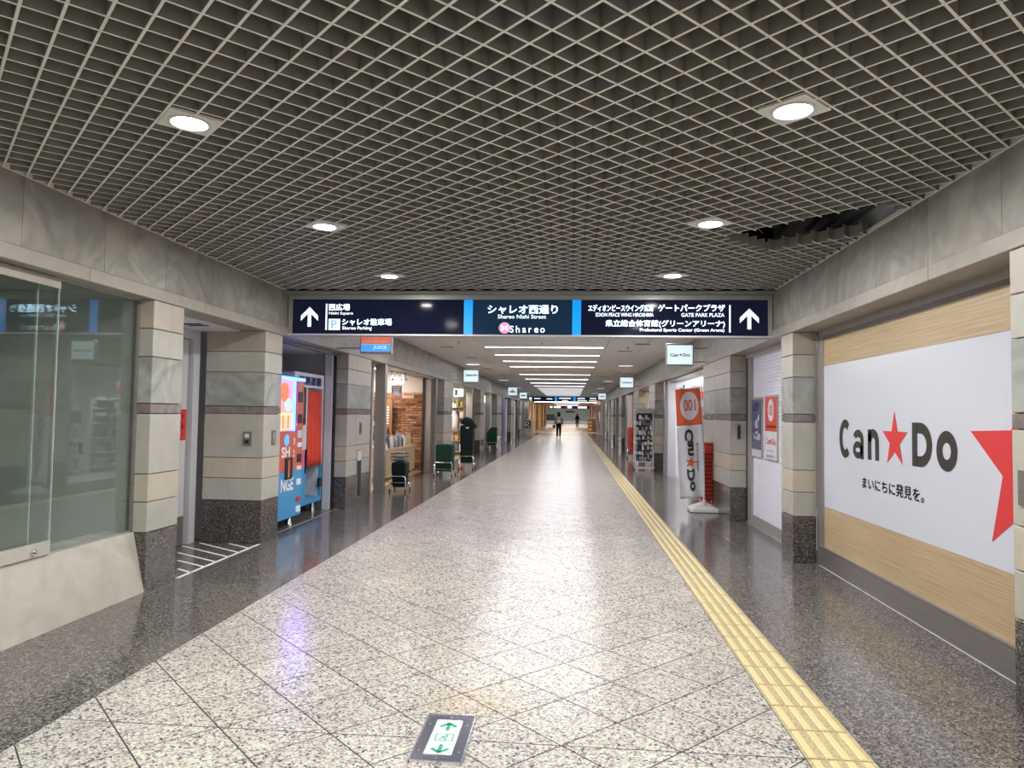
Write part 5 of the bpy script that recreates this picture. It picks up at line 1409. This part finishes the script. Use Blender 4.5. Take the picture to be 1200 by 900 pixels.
# ================================================================== SMALL HANGING SIGNS
def hang_sign(cx, y, z0, z1, w, label, lines, m=M_SIGNFACE, side=1):
    t = thing('projecting_sign', (cx, y, z0), label, 'sign')
    d_ = .10
    box('housing', M_ALU, (cx-w/2, cx+w/2, y, y+d_, z0, z1), t, .006)
    f_ = box('lit_face', m, (cx-w/2+.015, cx+w/2-.015, y-.004, y+.001, z0+.035, z1-.035), t)
    for (body, mm, fx0, fx1, fz0, fz1) in lines:
        if body == '*': flat_star(mm, f_, (cx-w/2+w*(fx0+fx1)/2, y-.006, z0+(z1-z0)*(fz0+fz1)/2), (1, 0, 0), (0, 0, 1), w*(fx1-fx0)/2)
        elif body == '#': box('colour_band', mm, (cx-w/2+w*fx0, cx-w/2+w*fx1, y-.006, y-.0041, z0+(z1-z0)*fz0, z0+(z1-z0)*fz1), f_)
        else: text(body, mm, f_, (cx-w/2+w*fx0, y-.0075, z0+(z1-z0)*fz0), (1, 0, 0), (0, 0, 1), w*(fx1-fx0), (z1-z0)*(fz1-fz0), .03)
    xb = XR if cx > 0 else XL
    s = 1 if cx > 0 else -1
    for zz in (z0+.08, z1-.08):
        MB().tube([(cx+s*w/2, y+.05, zz), (xb, y+.05, zz)], .012, 8).build('bracket', M_ALU, t)
    return t
hang_sign(1.875, 12.5, 2.375, 2.775, .46, 'lit white projecting sign with a black and red star logo', [('Can', M_SIGNDARK, .13, .44, .42, .56), ('*', M_RED, .46, .60, .43, .57), ('Do', M_SIGNDARK, .62, .88, .42, .56)])
hang_sign(-2.87, 10.2, 2.36, 2.76, .47, 'orange and blue lit projecting sign just below the big sign board',
          [('#', M_SIGNORANGE, .03, .97, .345, .92), ('#', M_SIGNBLUE, .03, .97, .09, .34), ('FRESH ORANGE', M_TEXT_W, .08, .90, .41, .49), ('JUICE', mat('pale_cyan_letter', (.5, .9, .95), .5, emit=(.45, .9, 1), es=.7), .42, .85, .14, .29), ('oo', M_TEXT_W, .2, .62, .58, .72)])
hang_sign(-2.93, 20.6, 2.40, 2.80, .45, 'lit pale projecting sign, nearest on the far left side', [('Japanin', M_SIGNDARK, .15, .9, .45, .68)])
hang_sign(-2.93, 35.5, 2.42, 2.88, .47, 'lit pale projecting sign, middle one on the far left side', [('#', M_SIGNDARK, .2, .8, .38, .52), ('#', M_SIGNDARK, .42, .58, .56, .7)])
hang_sign(-2.93, 43.5, 2.45, 2.87, .46, 'lit pale projecting sign, farthest on the left side', [('#', GOODS[6], .2, .8, .4, .58)])
hang_sign(1.88, 24.4, 2.44, 2.84, .46, 'lit pale projecting sign above the goods rack on the right', [('Cavatina', M_SIGNDARK, .12, .88, .42, .58)])
hang_sign(1.88, 43.5, 2.45, 2.87, .47, 'lit pale projecting sign, farthest on the right side', [('#', GOODS[9], .2, .8, .42, .56)])

# ================================================================== FAR BOARD, HALL
t = tag(empty('far_sign_board', (-.5, 57, 2.5)), 'far blue backlit direction board across the end of the arcade', 'sign')
box('housing', M_BNAVY, (-3.40, 2.30, 57, 57.2, 2.56, 2.96), t)
for (a, b) in ((-1.30, -1.12), (.18, .36)): box('blue_bar', M_BCYAN, (a, b, 56.97, 57, 2.57, 2.95), t)
box('centre_panel', M_BBLUEGREY, (-1.12, .18, 56.98, 57, 2.57, 2.95), t)
for (a, b, c, d_) in ((-3.35, -3.15, 2.70, 2.88), (-2.95, -2.45, 2.76, 2.83), (-1.95, -1.5, 2.74, 2.81), (-.95, -.02, 2.80, 2.88), (-.70, -.25, 2.62, 2.68), (.5, 1.1, 2.80, 2.88), (.5, 1.25, 2.64, 2.70), (1.5, 2.0, 2.80, 2.88), (1.45, 2.05, 2.64, 2.70)):
    box('lettering_block', M_BTXT, (a, b, 56.96, 56.98, c, d_), t)
for a in (-3.3, 2.1): box('yellow_symbol', mat('yellow_lit', (.8, .7, .1), .4, emit=(.9, .75, .1), es=.7), (a, a+.18, 56.96, 56.98, 2.57, 2.66), t)
# lowered edge with cove light
end = struct(empty('ceiling', (-.5, 60, 2.7)))
box('bulkhead', M_PANEL, (-6, 5.5, YE, YE+.4, 2.70, 3.6), end)
box('hall_ceiling', M_TAN, (-6, 5.5, YE+.4, 106, 2.85, 2.95), end)
t = thing('cove_light', (-.6, YE, 2.6), 'long white light tube under the far sign board', 'ceiling light')
box('diffuser', M_STRIP, (-3.05, 2.15, YE-.10, YE-.02, 2.56, 2.63), t); box('housing', M_PLWHITE, (-3.1, 2.2, YE-.12, YE-.0, 2.63, 2.70), t)
area_light(t, (-.45, YE-.06, 2.55), 5, 110, (1, 1, 1), 'lamp_light', .1)
struct(box('floor', M_TANFLOOR, (-8, 9, YE+.6, 125, -.05, .0)))
struct(box('floor', M_WHITE, (-6, 5.5, YE, YE+.6, -.05, .0)))
for i, (yw) in enumerate((61, 65, 69.5, 75, 81.5, 89.5, 99)):
    t = thing('wooden_pillar', (-3.9, yw, 0), '%s light wooden pillar on the left of the far hall' % ORDN[i], 'pillar', 'wooden pillars of the far hall')
    box('shaft', M_WOODV, (-4.3, -3.45, yw, yw+1.3, 0, 2.85), t, .02)
    box('dark_niche', M_WOODD, (-3.46, -3.44, yw+.3, yw+1.1, 0, .9), t)
    t = thing('wooden_pillar', (3.0, yw, 0), '%s light wooden pillar on the right of the far hall' % ORDN[i], 'pillar', 'wooden pillars of the far hall')
    box('shaft', M_WOODV, (2.6, 3.4, yw, yw+1.3, 0, 2.85), t, .02)
    box('dark_niche', M_WOODD, (2.585, 2.60, yw+.3, yw+1.1, 0, .9), t)
hw = struct(empty('wall_far_hall', (0, 90, 0)))
box('side_wall', M_WOODD, (-5.0, -4.8, YE+.4, 106, 0, 2.85), hw)
box('side_wall', M_WOODD, (3.8, 4.0, YE+.4, 106, 0, 2.85), hw)
box('end_cap', M_GREYWALL, (-6, XL-.28, YE-.1, YE+.05, 0, 3.6), hw)
box('end_cap', M_GREYWALL, (XR+.28, 5.5, YE-.1, YE+.05, 0, 3.6), hw)
for i, yq in enumerate((66, 78, 90, 102)):
    t = thing('hall_light', (-.5, yq, 2.85), '%s ceiling light panel of the far hall' % ORDN[i], 'ceiling light', 'light panels of the far hall')
    box('diffuser', M_STRIP, (-2, 1, yq, yq+.4, 2.842, 2.85), t)
    area_light(t, (-.5, yq+.2, 2.83), 3, 170, (1, .9, .78), 'lamp_light', 1)
t = tag(empty('third_sign_board', (-.5, 104, 2.6)), 'smallest blue direction board in the far hall behind the second one', 'sign')
box('housing', M_BNAVY, (-3.2, 2.8, 104, 104.3, 2.45, 2.85), t)
box('centre_panel', M_BBLUEGREY, (-.95, .55, 103.97, 104, 2.46, 2.84), t)
for (a, b) in ((-3.1, -2.7), (-2.5, -1.5), (-.5, .1), (1.0, 2.3)): box('lettering_block', M_BTXT, (a, b, 103.95, 103.97, 2.52, 2.78), t)
bwall = struct(empty('wall_back', (0, 125, 0)))
M_FARW = mat('far_grey_wall', (.36, .42, .41), .5)
box('far_wall', M_FARW, (-8, 9, 124.8, 125, 0, 4.2), bwall)
box('far_ceiling', M_PANEL, (-8, 9, 106, 125, 3.6, 3.7), bwall)
box('skirting', M_WHITE, (-8, 9, 124.7, 124.8, 0, .5), bwall)
box('dark_opening', M_DARKF, (-4.6, -2.8, 124.75, 124.8, .5, 1.6), bwall)
box('dark_opening', mat('far_teal', (.06, .14, .13), .5), (3.2, 6.5, 124.75, 124.8, .5, 3.2), bwall)
box('lettering_block', M_SIGNDARK, (-.9, .6, 124.7, 124.75, 1.95, 2.25), bwall)
t = thing('hall_light', (0, 115, 3.59), 'ceiling light panel of the farthest hall', 'ceiling light', 'light panels of the far hall')
box('diffuser', M_STRIP, (-4, 4, 114, 115, 3.57, 3.59), t); area_light(t, (0, 114.5, 3.55), 8, 700, (.92, 1, 1), 'lamp_light', 3)
# kiosk in the far hall
t = thing('display_kiosk', (1.9, 66, 0), 'brown wooden counter with cream shelves at the right of the far hall', 'counter')
box('body', M_WOODD, (1.55, 2.35, 66, 66.6, 0, 1.15), t)
for q in range(3): box('shelf', mat('cream_%d' % q, (.75, .6, .3), .5), (1.62, 1.95, 65.97, 66.0, .1+q*.33, .32+q*.33), t)
box('top', M_PLWHITE, (1.45, 2.35, 65.9, 66.65, 1.18, 1.25), t)
t = thing('side_sign', (2.1, 62, 0), 'small orange sign above the counter in the far hall', 'sign')
box('panel', mat('orange_lit', (.8, .35, .2), .5, emit=(.8, .3, .15), es=.5), (2.0, 2.5, 64, 64.05, 2.45, 2.65), t); MB().tube([(2.25, 64.03, 2.65), (2.25, 64.03, 2.85)], .02, 6).build('hanger', M_BLACK, t)

# small far banner on the right
t = thing('round_top_banner', (2.05, 56.0, 0), 'small white banner with a round pink top far down the right side', 'banner')
MB().loft([[(2.02+r*math.cos(a*math.pi/10), 56.0+yq, 2.02+r*math.sin(a*math.pi/10)) for a in range(20)] for r, yq in ((.30, 0), (.30, .02))]).build('round_top', mat('banner_pink', (.70, .45, .42), .6), t)
MB().loft([[(2.02+r*math.cos(a*math.pi/10), 55.99+yq, 2.02+r*math.sin(a*math.pi/10)) for a in range(20)] for r, yq in ((.17, 0), (.17, .008))]).build('emblem', M_FLAG, t)
MB().prism([(1.82, 56, 1.68), (2.12, 56, 1.70), (2.32, 56, .15), (2.05, 56, .12)], (0, .02, 0)).build('cloth', M_FLAG, t)
for q in range(5): MB().box(2.06+q*.035, 2.14+q*.035, 55.99, 56.0, 1.35-q*.22, 1.48-q*.22).build('lettering_block', M_NAVY, t)
MB().tube([(2.28, 56.03, .1), (2.1, 56.03, 1.9)], .015, 8).build('pole', M_PLWHITE, t)
MB().loft([rrect(2.28, 56.1, .25, .2, .05, 0), rrect(2.28, 56.1, .25, .2, .05, .07), rrect(2.28, 56.1, .1, .1, .05, .13)]).build('water_base', M_PLWHITE, t)
# easel sign on the left
t = thing('easel_sign', (-3.25, 54, 0), 'small dark easel sign with pale writing far down the left side', 'sign')
T = Matrix.Translation((-3.25, 53.6, 0)) @ Matrix.Rotation(math.radians(-8), 4, 'X')
MB(T).box(-.28, .28, -.02, .02, .10, 1.12).build('board', M_PLWHITE, t)
MB(T).box(-.24, .24, -.03, -.02, .45, 1.05).build('black_panel', M_BLACK, t)
MB(T).box(-.24, .24, -.03, -.02, .16, .38).build('lower_panel', GOODS[1], t)
mb = MB(T)
for (a, b, c, d_) in ((-.18, -.12, .55, .95), (-.12, .05, .9, .95), (-.12, .05, .7, .75), (.05, .11, .75, .95), (.0, .16, .55, .62)): mb.box(a, b, -.036, -.03, c, d_)
mb.build('chalk_drawing', M_TEXT_W, t)
for sx in (-.25, .25):
    MB().tube([(-3.25+sx, 53.56, 0), (-3.25+sx, 53.62, .5)], .015, 6).build('leg', M_ALU, t)
    MB().tube([(-3.25+sx, 54.0, 0), (-3.25+sx, 53.72, 1.1)], .012, 6).build('leg', M_ALU, t)

# ================================================================== PEOPLE
def skin_mesh(name, verts, edges, radii, root=0, sub=1):
    me = bpy.data.meshes.new(name); me.from_pydata(verts, edges, []); me.update()
    o = bpy.data.objects.new(name, me); COL.objects.link(o)
    md = o.modifiers.new('skin', 'SKIN'); md.use_smooth_shade = True
    for i, r in enumerate(radii):
        sv = me.skin_vertices[0].data[i]; sv.radius = (r, r) if not isinstance(r, tuple) else r; sv.use_root = (i == root)
    ss = o.modifiers.new('smooth', 'SUBSURF'); ss.levels = sub; ss.render_levels = sub
    bpy.context.view_layer.update()
    out = bpy.data.meshes.new_from_object(o.evaluated_get(bpy.context.evaluated_depsgraph_get()))
    bpy.data.objects.remove(o); bpy.data.meshes.remove(me)
    return [tuple(v.co) for v in out.vertices], [tuple(p.vertices) for p in out.polygons]
M_SKIN = mat('skin', (.55, .36, .27), .5); M_HAIR = mat('black_hair', (.008, .007, .007), .6, spec=.2)
def person(x, y, H, label, jacket, trousers, bag=None, stride=.10, skirt=False, hood=False, pattern=None):
    t = thing('person', (x, y, 0), label, 'person')
    k = H/1.70
    def V(a, b, c): return (x+a*k, y+b*k, c*k)
    st = stride
    J = dict(pel=V(0, 0, .92), wa=V(0, 0, 1.06), ch=V(0, .0, 1.27), nk=V(0, 0, 1.42), hd0=V(0, .005, 1.50), hd1=V(0, .0, 1.60), hd2=V(0, 0, 1.66),
             lsh=V(-.165, 0, 1.37), lel=V(-.225, .02, 1.10), lwr=V(-.235, .06, .86), rsh=V(.165, 0, 1.37), rel=V(.225, -.03, 1.10), rwr=V(.24, .03, .86),
             lhp=V(-.085, 0, .88), lkn=V(-.09, st*.6, .49), lan=V(-.095, st*.7, .09), rhp=V(.085, 0, .88), rkn=V(.09, -st*.2, .49), ran=V(.095, -st*1.1, .10),
             lto=V(-.11, st*.7+.15, .035), rto=V(.11, -st*1.1+.14, .04))
    ks = list(J); idx = {a: i for i, a in enumerate(ks)}
    rad = dict(pel=.13, wa=.115, ch=.135, nk=.055, hd0=.075, hd1=.095, hd2=.075, lsh=.06, lel=.042, lwr=.028, rsh=.06, rel=.042, rwr=.028, lhp=.09, lkn=.058, lan=.038, rhp=.09, rkn=.058, ran=.038, lto=.03, rto=.03)
    E_ = [('pel', 'wa'), ('wa', 'ch'), ('ch', 'nk'), ('nk', 'hd0'), ('hd0', 'hd1'), ('hd1', 'hd2'), ('ch', 'lsh'), ('lsh', 'lel'), ('lel', 'lwr'), ('ch', 'rsh'), ('rsh', 'rel'), ('rel', 'rwr'), ('pel', 'lhp'), ('lhp', 'lkn'), ('lkn', 'lan'), ('pel', 'rhp'), ('rhp', 'rkn'), ('rkn', 'ran'), ('lan', 'lto'), ('ran', 'rto')]
    vs, fs = skin_mesh('body', [J[a] for a in ks], [(idx[a], idx[b]) for a, b in E_], [rad[a]*k for a in ks], 0, 1)
    b = MB(); b.add(vs, fs, True)
    for sx, wr in ((-1, J['lwr']), (1, J['rwr'])):     # hands: palm and five fingers
        w = Vector(wr)
        hv = [w, w+Vector((0, .01, -.05*k)), w+Vector((0, .015, -.09*k))]
        v2, f2 = skin_mesh('hand', [tuple(q) for q in hv], [(0, 1), (1, 2)], [.024*k, (.017*k, .038*k), (.014*k, .036*k)], 0, 1); b.add(v2, f2, True)
        for fi, (fy, fl) in enumerate(((-.026, .062), (-.009, .075), (.009, .070), (.026, .055))):
            a = w+Vector((0, .015+fy*k, -.085*k)); v2, f2 = skin_mesh('finger', [tuple(a), tuple(a+Vector((-sx*.006, .006, -fl*.55*k))), tuple(a+Vector((-sx*.018, .012, -fl*k)))], [(0, 1), (1, 2)], [.0085*k, .008*k, .0065*k], 0, 1); b.add(v2, f2, True)
        a = w+Vector((-sx*.008, .030, -.035*k)); v2, f2 = skin_mesh('thumb', [tuple(a), tuple(a+Vector((-sx*.012, .022, -.03*k))), tuple(a+Vector((-sx*.014, .030, -.058*k)))], [(0, 1), (1, 2)], [.011*k, .009*k, .008*k], 0, 1); b.add(v2, f2, True)
    hx, hy, hz_ = V(0, .09, 1.58)
    v2, f2 = skin_mesh('nose', [(hx, hy-.02, hz_+.03), (hx, hy+.012, hz_-.01)], [(0, 1)], [.010, .014], 0, 1); b.add(v2, f2, True)
    for sx in (-1, 1): v2, f2 = skin_mesh('ear', [(x+sx*.088*k, y, hz_+.02), (x+sx*.092*k, y-.01, hz_-.03)], [(0, 1)], [.014, .011], 0, 1); b.add(v2, f2, True)
    body = b.build('body', M_SKIN, t)
    e_ = MB()
    for sx in (-1, 1): e_.cyl((hx+sx*.03*k, hy-.015, hz_+.025), .009, .012, 8, 'y')
    e_.build('eyes', M_BLACK, t)
    MB().box(hx-.022, hx+.022, hy-.01, hy+.008, hz_-.05, hz_-.042).build('mouth', mat('lips', (.4, .12, .1), .5), t)
    # jacket
    ks2 = ['pel', 'wa', 'ch', 'nk', 'lsh', 'lel', 'lwr', 'rsh', 'rel', 'rwr']; i2 = {a: i for i, a in enumerate(ks2)}
    rj = dict(pel=.165, wa=.150, ch=.165, nk=.078, lsh=.085, lel=.066, lwr=.050, rsh=.085, rel=.066, rwr=.050)
    P2 = {a: J[a] for a in ks2}; P2['lwr'] = V(-.235, .05, .90); P2['rwr'] = V(.24, .02, .90); P2['pel'] = V(0, 0, .86 if not skirt else .75); P2['nk'] = V(0, 0, 1.43)
    v2, f2 = skin_mesh('jacket', [P2[a] for a in ks2], [(i2[a], i2[b_]) for a, b_ in (('pel', 'wa'), ('wa', 'ch'), ('ch', 'nk'), ('ch', 'lsh'), ('lsh', 'lel'), ('lel', 'lwr'), ('ch', 'rsh'), ('rsh', 'rel'), ('rel', 'rwr'))], [rj[a]*k for a in ks2], 0, 1)
    q = MB(); q.add(v2, f2, True); q.build('jacket', jacket, t)
    # trousers
    P3 = [V(0, 0, .92), J['lhp'], J['lkn'], V(-.095, st*.7, .11), J['rhp'], J['rkn'], V(.095, -st*1.1, .12)]
    v2, f2 = skin_mesh('trousers', P3, [(0, 1), (1, 2), (2, 3), (0, 4), (4, 5), (5, 6)], [q*k for q in (.14, .105, .076, .062, .105, .076, .062)], 0, 1)
    q = MB(); q.add(v2, f2, True); q.build('trousers', trousers, t)
    if skirt:
        q = MB(); q.loft([[V(r*math.cos(a*math.pi/8), r*.8*math.sin(a*math.pi/8), z) for a in range(16)] for r, z in ((.24, .52), (.20, .75), (.15, .98))], True); q.build('skirt', skirt, t)
    for sx, an, to in ((-1, J['lan'], J['lto']), (1, J['ran'], J['rto'])):
        v2, f2 = skin_mesh('shoe', [(an[0], an[1]-.03, .045), (an[0], an[1]+.03, .045), (to[0], to[1], .040)], [(0, 1), (1, 2)], [.042, .046, .036], 0, 1)
        q = MB(); q.add(v2, f2, True); q.build('shoe', M_BLACK, t)
    # hair: cap covering top, sides and back
    q = MB(); secs = []
    for j in range(9):
        f = j/8; z = 1.40+f*.325
        r = .115*math.sqrt(max(.02, 1-((z-1.57)/.16)**2)) if z > 1.57 else .115-.02*(1.57-z)/.17
        secs.append([V(r*math.cos(a*math.pi/8), (-.018 + r*math.sin(a*math.pi/8)*(1.0 if math.sin(a*math.pi/8) < 0 or z > 1.64 else .35)), z) for a in range(16)])
    q.loft(secs, True); q.build('hair', M_HAIR, t)
    if bag:
        q = MB(); cz = 1.20
        q.loft([rrect(x, y-.20*k, .12*k, .07*k, .03, .98*k), rrect(x, y-.205*k, .15*k, .09*k, .04, 1.08*k), rrect(x, y-.205*k, .145*k, .085*k, .04, 1.3*k), rrect(x, y-.195*k, .10*k, .05*k, .03, 1.38*k)]); q.build('backpack', bag, t)
        q = MB(); q.loft([rrect(x+.0, y-.30*k, .09*k, .02*k, .015, 1.03*k), rrect(x, y-.30*k, .09*k, .02*k, .015, 1.2*k)]); q.build('backpack_pocket', pattern or bag, t)
    return t
M_CLOTHK = mat('black_cloth', (.008, .008, .009), .9, spec=.1)
M_PATT = stone('patterned_jacket', (.015, .015, .018), (.20, .19, .18), 9, .7, tint=0)
p1 = person(-.76, 45.3, 1.69, 'person walking away in a patterned jacket with backpack and black trousers', M_PATT, M_CLOTHK, bag=mat('backpack_pale', (.20, .18, .18), .7), pattern=mat('bag_pink', (.55, .38, .38), .7))
sbg = MB(); sbg.loft([rrect(-1.06, 45.2, .07, .12, .03, .66), rrect(-1.06, 45.2, .08, .13, .03, .86)]); sbg.build('handbag', M_BLACK, p1)
MB().tube([(-1.06, 45.12, .86), (-1.02, 45.16, .95), (-1.06, 45.28, .86)], .012, 6).build('bag_strap', M_BLACK, p1)
p2 = person(.78, 87.0, 1.66, 'person in a long black coat walking in the far hall', M_CLOTHK, mat('grey_trousers', (.25, .24, .24), .7), skirt=mat('grey_skirt', (.16, .15, .13), .8))

# ================================================================== BEHIND THE PHOTOGRAPHER
rear = struct(empty('wall_rear', (-.5, Y0, 0)))
box('rear_wall', M_GREYWALL, (-4.5, 3.4, Y0-.1, Y0, 0, 3.8), rear)
sw = struct(empty('wall_rear_sides', (0, -1, 0)))
box('side_wall', M_OFFWHITE, (XR+.26, XR+.36, Y0, 3.05, 0, 2.41), sw)
box('side_wall', M_GREYWALL, (XL-.36, XL-.26, Y0, -3.3, 0, 2.41), sw)
